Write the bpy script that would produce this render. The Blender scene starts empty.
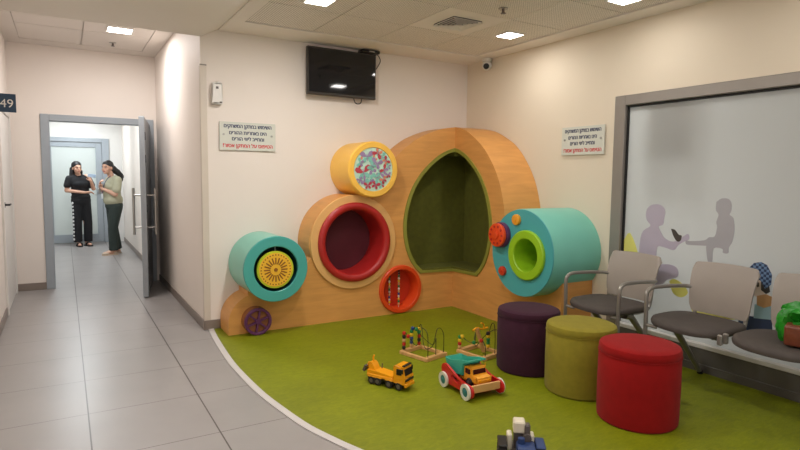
import bpy, bmesh, math, random
from mathutils import Vector, Matrix, Euler
R = math.radians
PI = math.pi
rnd = random.Random(7)
sc = bpy.context.scene
COL = sc.collection

# ------------------------------------------------------------------ camera
cam_d = bpy.data.cameras.new('camera')
cam_d.sensor_fit = 'HORIZONTAL'
cam_d.sensor_width = 36.0
cam_d.lens = 561.76 / 800 * 36.0
cam_d.clip_start = 0.02
cam = bpy.data.objects.new('camera', cam_d)
COL.objects.link(cam)
yaw, pitch, roll = R(30.872), R(-4.8735), R(0.6538)
fw = Vector((math.sin(yaw) * math.cos(pitch), math.cos(yaw) * math.cos(pitch), math.sin(pitch)))
rt = Vector((math.cos(yaw), -math.sin(yaw), 0))
up = rt.cross(fw)
rt2 = rt * math.cos(roll) + up * math.sin(roll)
up2 = rt2.cross(fw)
cam.matrix_world = Matrix(((rt2.x, up2.x, -fw.x, 0), (rt2.y, up2.y, -fw.y, 0), (rt2.z, up2.z, -fw.z, 1.375), (0, 0, 0, 1)))
sc.camera = cam

# ------------------------------------------------------------------ world, exposure
w = bpy.data.worlds.new('world')
sc.world = w
w.use_nodes = True
w.node_tree.nodes['Background'].inputs[0].default_value = (1.0, 0.98, 0.96, 1)
w.node_tree.nodes['Background'].inputs[1].default_value = 0.7
sc.view_settings.view_transform = 'Standard'
sc.view_settings.look = 'None'
sc.view_settings.gamma = 1.0
sc.view_settings.use_curve_mapping = False
sc.view_settings.exposure = 0.0

WARM = (1.0, 0.96, 0.925)
COOL = (0.86, 0.95, 1.0)

def area(name, loc, size, power, color, rot=(0, 0, 0), spread=180):
    d = bpy.data.lights.new(name, 'AREA')
    d.shape = 'RECTANGLE' if isinstance(size, tuple) else 'SQUARE'
    if isinstance(size, tuple):
        d.size, d.size_y = size
    else:
        d.size = size
    d.energy = power
    d.color = color
    d.spread = R(spread)
    o = bpy.data.objects.new(name, d)
    o.location = loc
    o.rotation_euler = rot
    COL.objects.link(o)
    return o

# lamps that sit in the ceiling panels (the panels themselves are built below)
ROOM_LIGHTS = [(3.41, 3.86), (1.62, 3.87), (3.41, 2.67), (1.62, 2.67), (3.41, 1.46), (1.62, 1.46), (2.5, 0.3), (3.41, -0.9), (1.62, -0.9)]
for (x, y), pw in zip(ROOM_LIGHTS, (4.2, 18.5, 2.8, 13.0, 1.3, 8.0, 5.0, 2.0, 6.0)):
    area('panel_lamp', (x, y, 2.612), 0.18, pw, WARM)
area('hall_lamp', (0.25, 3.2, 2.528), 0.27, 8.0, WARM)
area('hall_lamp', (0.25, 0.6, 2.528), 0.27, 10.0, WARM)
area('hall_lamp', (0.545, 6.55, 2.822), 0.25, 23.0, (1.0, 0.97, 0.96))
area('hall_lamp', (0.1, 9.6, 2.58), 0.3, 27.0, COOL)
area('hall_lamp', (0.2, 11.8, 2.58), 0.3, 30.0, COOL)
area('glass_backlight', (4.75, 3.0, 2.5), 0.4, 25.0, (1.0, 0.98, 0.94))  # unseen backlight added behind the frosted glass to brighten its left part

area('glass_backlight', (5.2, 2.5, 0.75), 0.5, 14.0, (1.0, 0.98, 0.95), (0, R(90), 0))  # second added backlight, low down, brightens the bottom of the glass

# ------------------------------------------------------------------ materials
def s2l(v):
    v /= 255.0
    return v / 12.92 if v <= 0.04045 else ((v + 0.055) / 1.055) ** 2.4
def rgb(r, g, b):
    return (s2l(r), s2l(g), s2l(b), 1.0)

def N(nt, t, **kw):
    n = nt.nodes.new(t)
    for k, v in kw.items():
        setattr(n, k, v)
    return n

def mat(name, col, rough=0.5, var=0.06, scale=12.0, metal=0.0, spec=0.5, bump=0.0, bscale=None, stretch=(1, 1, 1), coat=0.0, sheen=0.0, emit=None, alpha=None):
    m = bpy.data.materials.new(name)
    m.use_nodes = True
    nt = m.node_tree
    b = nt.nodes['Principled BSDF']
    tc = N(nt, 'ShaderNodeTexCoord')
    mp = N(nt, 'ShaderNodeMapping')
    mp.inputs['Scale'].default_value = stretch
    nt.links.new(tc.outputs['Object'], mp.inputs['Vector'])
    nz = N(nt, 'ShaderNodeTexNoise')
    nz.inputs['Scale'].default_value = scale
    nz.inputs['Detail'].default_value = 4
    nt.links.new(mp.outputs['Vector'], nz.inputs['Vector'])
    rp = N(nt, 'ShaderNodeValToRGB')
    c = Vector(col[:3])
    rp.color_ramp.elements[0].position = 0.3
    rp.color_ramp.elements[1].position = 0.7
    rp.color_ramp.elements[0].color = (*(c * (1 - var)), 1)
    rp.color_ramp.elements[1].color = (*(c * (1 + var)), 1)
    nt.links.new(nz.outputs['Fac'], rp.inputs['Fac'])
    nt.links.new(rp.outputs['Color'], b.inputs['Base Color'])
    b.inputs['Roughness'].default_value = rough
    b.inputs['Metallic'].default_value = metal
    b.inputs['Specular IOR Level'].default_value = spec
    b.inputs['Coat Weight'].default_value = coat
    b.inputs['Sheen Weight'].default_value = sheen
    if bump:
        bn = N(nt, 'ShaderNodeTexNoise')
        bn.inputs['Scale'].default_value = bscale or scale * 4
        bn.inputs['Detail'].default_value = 3
        nt.links.new(mp.outputs['Vector'], bn.inputs['Vector'])
        bp = N(nt, 'ShaderNodeBump')
        bp.inputs['Strength'].default_value = bump
        bp.inputs['Distance'].default_value = 0.01
        nt.links.new(bn.outputs['Fac'], bp.inputs['Height'])
        nt.links.new(bp.outputs['Normal'], b.inputs['Normal'])
    if emit:
        b.inputs['Emission Color'].default_value = (*emit[0], 1)
        b.inputs['Emission Strength'].default_value = emit[1]
    return m

def tile_mat():
    m = mat('floor_tile', rgb(156, 151, 149), rough=0.33, var=0.05, scale=3.0, spec=0.45)
    nt = m.node_tree
    b = nt.nodes['Principled BSDF']
    base = b.inputs['Base Color'].links[0].from_socket
    geo = N(nt, 'ShaderNodeNewGeometry')
    sp = N(nt, 'ShaderNodeSeparateXYZ')
    nt.links.new(geo.outputs['Position'], sp.inputs[0])
    def line(sock, off, wid):
        a = N(nt, 'ShaderNodeMath', operation='ADD'); a.inputs[1].default_value = -off + 60.0
        nt.links.new(sock, a.inputs[0])
        d = N(nt, 'ShaderNodeMath', operation='DIVIDE'); d.inputs[1].default_value = 0.6015
        nt.links.new(a.outputs[0], d.inputs[0])
        f = N(nt, 'ShaderNodeMath', operation='FRACT'); nt.links.new(d.outputs[0], f.inputs[0])
        s = N(nt, 'ShaderNodeMath', operation='SUBTRACT'); s.inputs[1].default_value = 0.5
        nt.links.new(f.outputs[0], s.inputs[0])
        ab = N(nt, 'ShaderNodeMath', operation='ABSOLUTE'); nt.links.new(s.outputs[0], ab.inputs[0])
        g = N(nt, 'ShaderNodeMath', operation='GREATER_THAN'); g.inputs[1].default_value = 0.5 - wid / 0.6 / 2
        nt.links.new(ab.outputs[0], g.inputs[0])
        return g.outputs[0]
    off60 = 60.0 - round(60.0 / 0.6015) * 0.6015
    lx = line(sp.outputs[0], 0.0756 + off60, 0.0075)
    ly = line(sp.outputs[1], 3.588 + off60, 0.0042)
    mx = N(nt, 'ShaderNodeMath', operation='MAXIMUM')
    nt.links.new(lx, mx.inputs[0]); nt.links.new(ly, mx.inputs[1])
    mix = N(nt, 'ShaderNodeMix', data_type='RGBA')
    nt.links.new(mx.outputs[0], mix.inputs[0])
    nt.links.new(base, mix.inputs[6])
    mix.inputs[7].default_value = rgb(74, 66, 60)
    nt.links.new(mix.outputs[2], b.inputs['Base Color'])
    return m

def vinyl_mat():
    m = mat('green_vinyl', rgb(126, 133, 12), rough=0.5, var=0.10, scale=2.2, spec=0.35)
    nt = m.node_tree
    b = nt.nodes['Principled BSDF']
    base = b.inputs['Base Color'].links[0].from_socket
    tc = N(nt, 'ShaderNodeTexCoord')
    mp = N(nt, 'ShaderNodeMapping'); mp.inputs['Scale'].default_value = (3, 9, 1); mp.inputs['Rotation'].default_value = (0, 0, 0.5)
    nt.links.new(tc.outputs['Object'], mp.inputs[0])
    nz = N(nt, 'ShaderNodeTexNoise'); nz.inputs['Scale'].default_value = 5; nz.inputs['Detail'].default_value = 8
    nz.inputs['Roughness'].default_value = 0.7; nz.inputs['Distortion'].default_value = 1.2
    nt.links.new(mp.outputs[0], nz.inputs['Vector'])
    rp = N(nt, 'ShaderNodeValToRGB')
    rp.color_ramp.elements[0].position = 0.35; rp.color_ramp.elements[0].color = (0.80, 0.82, 0.75, 1)
    rp.color_ramp.elements[1].position = 0.68; rp.color_ramp.elements[1].color = (1.14, 1.12, 1.3, 1)
    nt.links.new(nz.outputs['Fac'], rp.inputs[0])
    mix = N(nt, 'ShaderNodeMix', data_type='RGBA', blend_type='MULTIPLY'); mix.inputs[0].default_value = 1
    nt.links.new(base, mix.inputs[6]); nt.links.new(rp.outputs[0], mix.inputs[7])
    nt.links.new(mix.outputs[2], b.inputs['Base Color'])
    return m

def wood_mat(name, col, stretch=(1, 1, 14), scale=3.0, var=0.10, rough=0.42):
    m = mat(name, col, rough=rough, var=var * 0.5, scale=1.5, spec=0.4)
    nt = m.node_tree
    b = nt.nodes['Principled BSDF']
    base = b.inputs['Base Color'].links[0].from_socket
    tc = N(nt, 'ShaderNodeTexCoord')
    mp = N(nt, 'ShaderNodeMapping'); mp.inputs['Scale'].default_value = stretch
    nt.links.new(tc.outputs['Object'], mp.inputs[0])
    nz = N(nt, 'ShaderNodeTexNoise'); nz.inputs['Scale'].default_value = scale; nz.inputs['Detail'].default_value = 6; nz.inputs['Distortion'].default_value = 0.6
    nt.links.new(mp.outputs[0], nz.inputs['Vector'])
    rp = N(nt, 'ShaderNodeValToRGB')
    rp.color_ramp.elements[0].position = 0.3; rp.color_ramp.elements[0].color = (1 - var, 1 - var * 1.2, 1 - var * 1.4, 1)
    rp.color_ramp.elements[1].position = 0.7; rp.color_ramp.elements[1].color = (1 + var * .5, 1 + var * .5, 1 + var * .5, 1)
    nt.links.new(nz.outputs['Fac'], rp.inputs[0])
    mix = N(nt, 'ShaderNodeMix', data_type='RGBA', blend_type='MULTIPLY'); mix.inputs[0].default_value = 1
    nt.links.new(base, mix.inputs[6]); nt.links.new(rp.outputs[0], mix.inputs[7])
    nt.links.new(mix.outputs[2], b.inputs['Base Color'])
    return m

def perf_mat():
    """perforated metal ceiling tile: small dark holes on a 2 cm grid"""
    m = mat('perforated_tile', rgb(238, 230, 220), rough=0.6, var=0.02, scale=3)
    nt = m.node_tree
    b = nt.nodes['Principled BSDF']
    base = b.inputs['Base Color'].links[0].from_socket
    geo = N(nt, 'ShaderNodeNewGeometry')
    sc_ = N(nt, 'ShaderNodeVectorMath', operation='SCALE'); sc_.inputs['Scale'].default_value = 1 / 0.0188
    nt.links.new(geo.outputs['Position'], sc_.inputs[0])
    fr = N(nt, 'ShaderNodeVectorMath', operation='FRACTION'); nt.links.new(sc_.outputs[0], fr.inputs[0])
    sb = N(nt, 'ShaderNodeVectorMath', operation='SUBTRACT'); sb.inputs[1].default_value = (0.5, 0.5, 0.5)
    nt.links.new(fr.outputs[0], sb.inputs[0])
    mu = N(nt, 'ShaderNodeVectorMath', operation='MULTIPLY'); mu.inputs[1].default_value = (1, 1, 0)
    nt.links.new(sb.outputs[0], mu.inputs[0])
    ln = N(nt, 'ShaderNodeVectorMath', operation='LENGTH'); nt.links.new(mu.outputs[0], ln.inputs[0])
    lt = N(nt, 'ShaderNodeMath', operation='LESS_THAN'); lt.inputs[1].default_value = 0.27
    nt.links.new(ln.outputs['Value'], lt.inputs[0])
    mix = N(nt, 'ShaderNodeMix', data_type='RGBA')
    nt.links.new(lt.outputs[0], mix.inputs[0]); nt.links.new(base, mix.inputs[6])
    mix.inputs[7].default_value = rgb(150, 142, 132)
    nt.links.new(mix.outputs[2], b.inputs['Base Color'])
    return m

def frosted_mat(name, col, trans, rough=0.25, mixf=0.5):
    m = bpy.data.materials.new(name); m.use_nodes = True
    nt = m.node_tree
    out = nt.nodes['Material Output']
    b = nt.nodes['Principled BSDF']
    b.inputs['Roughness'].default_value = rough
    tc = N(nt, 'ShaderNodeTexCoord'); nz = N(nt, 'ShaderNodeTexNoise'); nz.inputs['Scale'].default_value = 1.5
    nt.links.new(tc.outputs['Object'], nz.inputs['Vector'])
    rp = N(nt, 'ShaderNodeValToRGB')
    c = Vector(col[:3])
    rp.color_ramp.elements[0].color = (*(c * .97), 1); rp.color_ramp.elements[1].color = (*(c * 1.03), 1)
    nt.links.new(nz.outputs['Fac'], rp.inputs[0]); nt.links.new(rp.outputs[0], b.inputs['Base Color'])
    t = N(nt, 'ShaderNodeBsdfTranslucent'); t.inputs[0].default_value = trans
    mx = N(nt, 'ShaderNodeMixShader'); mx.inputs[0].default_value = mixf
    nt.links.new(b.outputs[0], mx.inputs[1]); nt.links.new(t.outputs[0], mx.inputs[2])
    nt.links.new(mx.outputs[0], out.inputs['Surface'])
    return m

M = {}
M['wall'] = mat('wall_paint', rgb(236, 226, 217), rough=0.62, var=0.012, scale=2, spec=0.3, bump=0.03, bscale=60)
M['wallB'] = mat('wall_paint_cream', rgb(230, 217, 197), rough=0.62, var=0.012, scale=2, spec=0.3, bump=0.03, bscale=60)
M['clinic'] = mat('clinic_paint', rgb(225, 222, 218), rough=0.7, var=0.01, scale=2)
M['ceil'] = mat('ceiling_paint', rgb(236, 228, 220), rough=0.75, var=0.01, scale=2)
M['ceil_hall'] = mat('hall_ceiling_paint', rgb(215, 206, 197), rough=0.75, var=0.01, scale=2)
M['perf'] = perf_mat()
M['tile'] = tile_mat()
M['vinyl'] = vinyl_mat()
M['skirt'] = mat('skirting_stone', rgb(134, 122, 113), rough=0.4, var=0.05, scale=5)
M['strip'] = mat('white_edge_strip', rgb(205, 200, 198), rough=0.45, var=0.02)
M['white'] = mat('white_plastic', rgb(228, 224, 218), rough=0.4, var=0.01)
M['guard'] = mat('corner_guard', rgb(214, 202, 188), rough=0.45, var=0.01)
M['alu'] = mat('anodised_aluminium', rgb(150, 149, 147), rough=0.42, var=0.02, metal=0.35, spec=0.5)
M['alu_warm'] = mat('window_aluminium', rgb(148, 141, 134), rough=0.42, var=0.02, metal=0.3)
M['door_grey'] = mat('door_grey', rgb(160, 167, 174), rough=0.45, var=0.02, metal=0.05)
M['door_dark'] = mat('door_dark_grey', rgb(124, 129, 134), rough=0.4, var=0.02, metal=0.05)
M['steel'] = mat('brushed_steel', rgb(176, 174, 170), rough=0.3, var=0.03, metal=0.9)
M['kick'] = mat('kick_panel', rgb(104, 100, 96), rough=0.45, var=0.03)
M['black'] = mat('black_plastic', rgb(18, 18, 19), rough=0.4, var=0.05)
M['gasket'] = mat('black_gasket', rgb(22, 22, 22), rough=0.6)
M['frost'] = frosted_mat('frosted_glass', rgb(208, 208, 205), rgb(215, 218, 218), 0.28, 0.5)
M['frost_door'] = frosted_mat('frosted_door_glass', rgb(236, 241, 240), rgb(242, 247, 244), 0.3, 0.5)
M['lamp'] = mat('lit_diffuser', (0.9, 0.9, 0.9, 1), emit=((1.0, 0.96, 0.88), 14.0))
M['screen'] = mat('tv_screen', rgb(18, 19, 25), rough=0.045, var=0.05, spec=0.6)
M['tvframe'] = mat('tv_frame', rgb(62, 58, 54), rough=0.35, var=0.03, metal=0.3)
M['wood'] = wood_mat('birch_plywood', rgb(222, 160, 90), stretch=(1.2, 1.2, 9), scale=2.5, var=0.10)
M['wood_edge'] = wood_mat('plywood_ring', rgb(232, 180, 114), stretch=(3, 3, 3), scale=2.5, var=0.06)
M['red'] = mat('red_lacquer', rgb(176, 36, 34), rough=0.4, var=0.05, scale=4)
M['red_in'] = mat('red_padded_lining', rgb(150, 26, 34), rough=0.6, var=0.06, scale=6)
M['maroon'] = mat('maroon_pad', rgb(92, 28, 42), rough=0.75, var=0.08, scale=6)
M['orange'] = mat('orange_lacquer', rgb(226, 74, 26), rough=0.4, var=0.05, scale=4)
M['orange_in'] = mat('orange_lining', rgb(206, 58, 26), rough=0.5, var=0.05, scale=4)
M['olive_trim'] = mat('olive_vinyl_trim', rgb(142, 142, 58), rough=0.5, var=0.06, scale=5)
M['olive'] = mat('olive_fabric', rgb(98, 98, 30), rough=0.85, var=0.10, scale=18, bump=0.15, bscale=160)
M['yellow'] = mat('yellow_lacquer', rgb(252, 196, 82), rough=0.38, var=0.03, scale=4)
M['teal'] = mat('teal_lacquer', rgb(74, 168, 160), rough=0.34, var=0.03, scale=3)
M['teal_light'] = mat('light_teal_lacquer', rgb(124, 200, 182), rough=0.3, var=0.03, scale=3)
M['teal_face'] = mat('teal_face', rgb(74, 168, 172), rough=0.42, var=0.03, scale=3)
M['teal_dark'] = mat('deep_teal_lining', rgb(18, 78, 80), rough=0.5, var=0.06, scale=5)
M['lime'] = mat('lime_lacquer', rgb(150, 198, 32), rough=0.4, var=0.03)
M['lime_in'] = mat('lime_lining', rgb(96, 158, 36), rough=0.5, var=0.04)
M['gear'] = mat('yellow_gear', rgb(240, 186, 50), rough=0.5, var=0.03)
M['gear_edge'] = mat('gear_rim_lime', rgb(188, 204, 40), rough=0.45, var=0.03)
M['slot'] = mat('gear_slot', rgb(140, 84, 20), rough=0.6)
M['purple'] = mat('purple_lacquer', rgb(96, 44, 92), rough=0.4, var=0.06)
M['brown'] = mat('brown_hub', rgb(150, 92, 52), rough=0.5, var=0.08)
M['mint'] = mat('mint_print', rgb(196, 226, 206), rough=0.35, var=0.12, scale=18)
M['pr_red'] = mat('print_red', rgb(190, 66, 80), rough=0.4)
M['pr_teal'] = mat('print_teal', rgb(132, 196, 180), rough=0.4)
M['pr_violet'] = mat('print_violet', rgb(158, 132, 170), rough=0.4)
M['pr_orange'] = mat('print_orange', rgb(222, 140, 110), rough=0.4)
M['pouf_purple'] = mat('aubergine_velour', rgb(60, 28, 44), rough=0.9, spec=0.2, var=0.10, scale=24, bump=0.12, bscale=220, sheen=0.05)
M['pouf_olive'] = mat('olive_velour', rgb(138, 126, 40), rough=0.9, spec=0.2, var=0.08, scale=24, bump=0.12, bscale=220, sheen=0.05)
M['pouf_red'] = mat('red_velour', rgb(146, 15, 15), rough=0.9, spec=0.2, var=0.08, scale=24, bump=0.12, bscale=220, sheen=0.05)
M['seat'] = mat('taupe_upholstery', rgb(74, 66, 61), rough=0.75, var=0.08, scale=30, bump=0.1, bscale=240)
M['shell'] = mat('greige_plastic', rgb(160, 150, 141), rough=0.45, var=0.02)
M['chair_metal'] = mat('silver_grey_tube', rgb(150, 145, 138), rough=0.35, var=0.03, metal=0.6)
M['toy_wood'] = wood_mat('beech_toy_wood', rgb(216, 168, 110), stretch=(8, 1, 1), scale=8, var=0.10)
M['toy_yellow'] = mat('toy_yellow_plastic', rgb(240, 160, 16), rough=0.35, var=0.03)
M['toy_orange'] = mat('toy_orange_plastic', rgb(236, 160, 40), rough=0.4, var=0.03)
M['toy_teal'] = mat('toy_teal_plastic', rgb(62, 172, 150), rough=0.4, var=0.03)
M['disc_teal'] = mat('wheel_disc_teal', rgb(46, 122, 124), rough=0.4, var=0.03)
M['toy_red'] = mat('toy_red_paint', rgb(196, 30, 30), rough=0.35, var=0.03)
M['toy_blue'] = mat('toy_blue_plastic', rgb(40, 62, 110), rough=0.4, var=0.04)
M['toy_cream'] = mat('toy_cream_plastic', rgb(222, 212, 190), rough=0.45, var=0.03)
M['toy_grey'] = mat('toy_grey_plastic', rgb(92, 84, 80), rough=0.45, var=0.05)
M['tyre'] = mat('tyre_rubber', rgb(34, 30, 28), rough=0.7, var=0.06)
M['dark_window'] = mat('toy_dark_window', rgb(58, 22, 20), rough=0.25, var=0.04)
M['wire'] = mat('black_wire', rgb(28, 30, 26), rough=0.4)
for n, c in dict(b_red=(192, 40, 30), b_blue=(40, 70, 130), b_green=(40, 130, 70), b_yellow=(236, 192, 40), b_wood=(210, 166, 110), b_black=(34, 30, 34), b_white=(220, 216, 206)).items():
    M[n] = mat('bead_' + n[2:], rgb(*c), rough=0.35, var=0.02)
M['bag'] = mat('green_bag_film', rgb(32, 138, 30), rough=0.3, var=0.18, scale=14, bump=0.5, bscale=30)
M['bag_dark'] = mat('terracotta_print', rgb(118, 62, 42), rough=0.35, var=0.16, scale=20, bump=0.4, bscale=34)
M['plaque'] = mat('frosted_acrylic', rgb(214, 215, 204), rough=0.2, var=0.02)
M['ink'] = mat('navy_lettering', rgb(38, 46, 88), rough=0.5)
M['ink_red'] = mat('red_lettering', rgb(206, 40, 50), rough=0.5)
M['navy'] = mat('navy_sign', rgb(36, 62, 88), rough=0.4, var=0.03)
M['skin'] = mat('skin', rgb(206, 158, 134), rough=0.55, var=0.04)
M['hair'] = mat('dark_hair', rgb(26, 22, 24), rough=0.5, var=0.2, scale=60)
M['cloth_black'] = mat('black_jersey', rgb(24, 24, 28), rough=0.85, var=0.1)
M['cloth_sage'] = mat('sage_jersey', rgb(176, 172, 146), rough=0.85, var=0.06)
M['cloth_green'] = mat('dark_green_twill', rgb(44, 54, 50), rough=0.85, var=0.08)
M['shoe_black'] = mat('black_sandal', rgb(22, 20, 22), rough=0.6)
M['shoe_beige'] = mat('beige_shoe', rgb(206, 184, 162), rough=0.6)
M['phone'] = mat('pale_blue_case', rgb(178, 198, 222), rough=0.4)
M['paper'] = mat('white_card', rgb(226, 226, 226), rough=0.6)
M['lips'] = mat('lips', rgb(170, 92, 88), rough=0.5)
M['decal_lilac'] = mat('lilac_film', rgb(186, 177, 194), rough=0.4, var=0.02)
M['decal_grey'] = mat('grey_film', rgb(172, 170, 176), rough=0.4, var=0.02)
M['decal_yellow'] = mat('yellow_film', rgb(226, 222, 120), rough=0.4, var=0.03)
M['decal_dark'] = mat('charcoal_film', rgb(72, 66, 62), rough=0.4, var=0.08)
M['decal_skin'] = mat('pale_skin_film', rgb(224, 206, 190), rough=0.4, var=0.02)
M['decal_tan'] = mat('tan_film', rgb(206, 160, 112), rough=0.4, var=0.03)
M['decal_sky'] = mat('pale_blue_film', rgb(166, 200, 214), rough=0.4, var=0.03)
M['decal_navy'] = mat('denim_film', rgb(66, 78, 112), rough=0.4, var=0.06)
M['hedge'] = mat('garden_leaves', rgb(92, 136, 70), rough=0.8, var=0.4, scale=10)
M['blue_shade'] = mat('blue_shade_panel', rgb(150, 164, 192), rough=0.6, var=0.03)  # colour of the added shading panel behind the frosted window

def check_mat():
    m = mat('blue_checked_film', rgb(70, 90, 130), rough=0.5)
    nt = m.node_tree; b = nt.nodes['Principled BSDF']
    tc = N(nt, 'ShaderNodeTexCoord'); ck = N(nt, 'ShaderNodeTexChecker'); ck.inputs['Scale'].default_value = 60
    ck.inputs[1].default_value = rgb(44, 58, 92); ck.inputs[2].default_value = rgb(112, 140, 176)
    nt.links.new(tc.outputs['Object'], ck.inputs[0]); nt.links.new(ck.outputs[0], b.inputs['Base Color'])
    return m
M['check'] = check_mat()

# ------------------------------------------------------------------ mesh builder
def rotm(axis):
    """matrix turning +z to axis"""
    a = Vector(axis).normalized()
    return a.to_track_quat('Z', 'Y').to_matrix().to_4x4()

class MB:
    def __init__(s):
        s.bm = bmesh.new(); s.mi = 0; s.X = Matrix.Identity(4)
    def mat(s, i):
        s.mi = i; return s
    def _add(s, vs, fs):
        bv = [s.bm.verts.new(s.X @ Vector(v)) for v in vs]
        out = []
        for f in fs:
            try:
                fc = s.bm.faces.new([bv[i] for i in f]); fc.material_index = s.mi; out.append(fc)
            except ValueError:
                pass
        return bv, out
    def box(s, c, d, rot=None, bev=0.0, seg=1):
        x, y, z = d[0] / 2, d[1] / 2, d[2] / 2
        vs = [Vector((i, j, k)) for i in (-x, x) for j in (-y, y) for k in (-z, z)]
        m = Matrix.Translation(Vector(c)) @ (Euler(rot).to_matrix().to_4x4() if rot else Matrix.Identity(4))
        vs = [m @ v for v in vs]
        bv, fs = s._add(vs, [(0, 1, 3, 2), (4, 6, 7, 5), (0, 4, 5, 1), (2, 3, 7, 6), (0, 2, 6, 4), (1, 5, 7, 3)])
        if bev:
            ed = list({e for f in fs for e in f.edges})
            r = bmesh.ops.bevel(s.bm, geom=ed, offset=bev, segments=seg, profile=0.5, affect='EDGES')
            for f in r['faces']:
                f.material_index = s.mi
        return s
    def span(s, a, b, bev=0.0, seg=1):
        return s.box([(a[i] + b[i]) / 2 for i in range(3)], [abs(b[i] - a[i]) for i in range(3)], bev=bev, seg=seg)
    def lathe(s, prof, o=(0, 0, 0), axis=(0, 0, 1), seg=32, closed=False):
        """prof: list of (radius, height along axis)"""
        m = Matrix.Translation(Vector(o)) @ rotm(axis)
        vs = []; idx = []
        for r, h in prof:
            if r < 1e-6:
                idx.append([len(vs)]); vs.append(m @ Vector((0, 0, h)))
            else:
                idx.append(list(range(len(vs), len(vs) + seg)))
                vs += [m @ Vector((r * math.cos(2 * PI * k / seg), r * math.sin(2 * PI * k / seg), h)) for k in range(seg)]
        fs = []
        pairs = list(zip(idx[:-1], idx[1:])) + ([(idx[-1], idx[0])] if closed else [])
        for a, b in pairs:
            for k in range(seg):
                k2 = (k + 1) % seg
                if len(a) == 1 and len(b) == 1: continue
                if len(a) == 1: fs.append((a[0], b[k2], b[k]))
                elif len(b) == 1: fs.append((a[k], a[k2], b[0]))
                else: fs.append((a[k], a[k2], b[k2], b[k]))
        s._add(vs, fs)
        return s
    def cyl(s, p0, p1, r0, r1=None, seg=20, bev=0.0):
        r1 = r0 if r1 is None else r1
        p0, p1 = Vector(p0), Vector(p1); L = (p1 - p0).length
        if bev:
            pr = [(0, 0), (r0 - bev, 0), (r0 - bev * .3, bev * .3), (r0, bev), (r1, L - bev), (r1 - bev * .3, L - bev * .3), (r1 - bev, L), (0, L)]
        else:
            pr = [(0, 0), (r0, 0), (r1, L), (0, L)]
        return s.lathe(pr, p0, p1 - p0, seg)
    def ring(s, o, axis, ro, ri, h0, h1, seg=48, bev=0.006):
        """flat annulus tube from h0 to h1 along axis"""
        b = bev
        return s.lathe([(ri, h0), (ro, h0), (ro, h1 - b), (ro - b, h1), (ri + b, h1), (ri, h1 - b)], o, axis, seg, closed=True)
    def sph(s, c, r, seg=16, rot=None):
        r = (r, r, r) if not hasattr(r, '__len__') else r
        keep = s.X
        s.X = keep @ Matrix.Translation(Vector(c)) @ (Euler(rot).to_matrix().to_4x4() if rot else Matrix.Identity(4)) @ Matrix.Diagonal((*r, 1))
        n = max(6, seg // 2)
        s.lathe([(math.sin(PI * k / n), -math.cos(PI * k / n)) for k in range(n + 1)], seg=seg)
        s.X = keep
        return s
    def cap(s, p0, p1, r0, r1, seg=14):
        s.cyl(p0, p1, r0, r1, seg); s.sph(p0, r0, seg); s.sph(p1, r1, seg)
        return s
    def tube(s, pts, r, seg=10, close=False):
        pts = [Vector(p) for p in pts]; n = len(pts)
        rs = r if hasattr(r, '__len__') else [r] * n
        vs = []; prev = None
        for i, p in enumerate(pts):
            a = pts[(i - 1) % n] if (i > 0 or close) else p
            b = pts[(i + 1) % n] if (i < n - 1 or close) else p
            t = (b - a).normalized()
            if prev is None:
                u = t.orthogonal().normalized()
            else:
                u = (prev - t * prev.dot(t))
                u = u.normalized() if u.length > 1e-6 else t.orthogonal().normalized()
            prev = u; v = t.cross(u)
            vs += [p + (u * math.cos(2 * PI * k / seg) + v * math.sin(2 * PI * k / seg)) * rs[i] for k in range(seg)]
        fs = []
        for i in range(n if close else n - 1):
            for k in range(seg):
                a, b = i * seg, ((i + 1) % n) * seg; k2 = (k + 1) % seg
                fs.append((a + k, a + k2, b + k2, b + k))
        if not close:
            fs.append(tuple(range(seg))[::-1]); fs.append(tuple(range((n - 1) * seg, n * seg)))
        s._add(vs, fs)
        return s
    def slab(s, loops, f, d):
        """filled 2-D outline (first loop) with holes, mapped by f(a,b) to 3-D and extruded by vector d"""
        d = Vector(d)
        allv = []; edges = []; rings = []
        tb = bmesh.new()
        for lp in loops:
            vs = [tb.verts.new(Vector(f(*p))) for p in lp]
            rings.append(vs)
            for i in range(len(vs)):
                edges.append(tb.edges.new((vs[i], vs[(i + 1) % len(vs)])))
        bmesh.ops.triangle_fill(tb, use_beauty=True, use_dissolve=False, edges=edges)
        tb.verts.index_update()
        vs = [v.co.copy() for v in tb.verts]; n = len(vs)
        tris = [[v.index for v in fc.verts] for fc in tb.faces]
        fs = [tuple(t) for t in tris] + [tuple(i + n for i in reversed(t)) for t in tris]
        for rg in rings:
            ids = [v.index for v in rg]
            for i in range(len(ids)):
                a, b = ids[i], ids[(i + 1) % len(ids)]
                fs.append((a, b, b + n, a + n))
        tb.free()
        bv, _ = s._add(vs + [v + d for v in vs], fs)
        return s
    def grid(s, f, nu, nv, cu=False, cv=False):
        vs = [f(i / (nu if cu else nu - 1), j / (nv if cv else nv - 1)) for i in range(nu) for j in range(nv)]
        fs = []
        for i in range(nu if cu else nu - 1):
            for j in range(nv if cv else nv - 1):
                i2, j2 = (i + 1) % nu, (j + 1) % nv
                fs.append((i * nv + j, i2 * nv + j, i2 * nv + j2, i * nv + j2))
        s._add(vs, fs)
        return s
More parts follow.
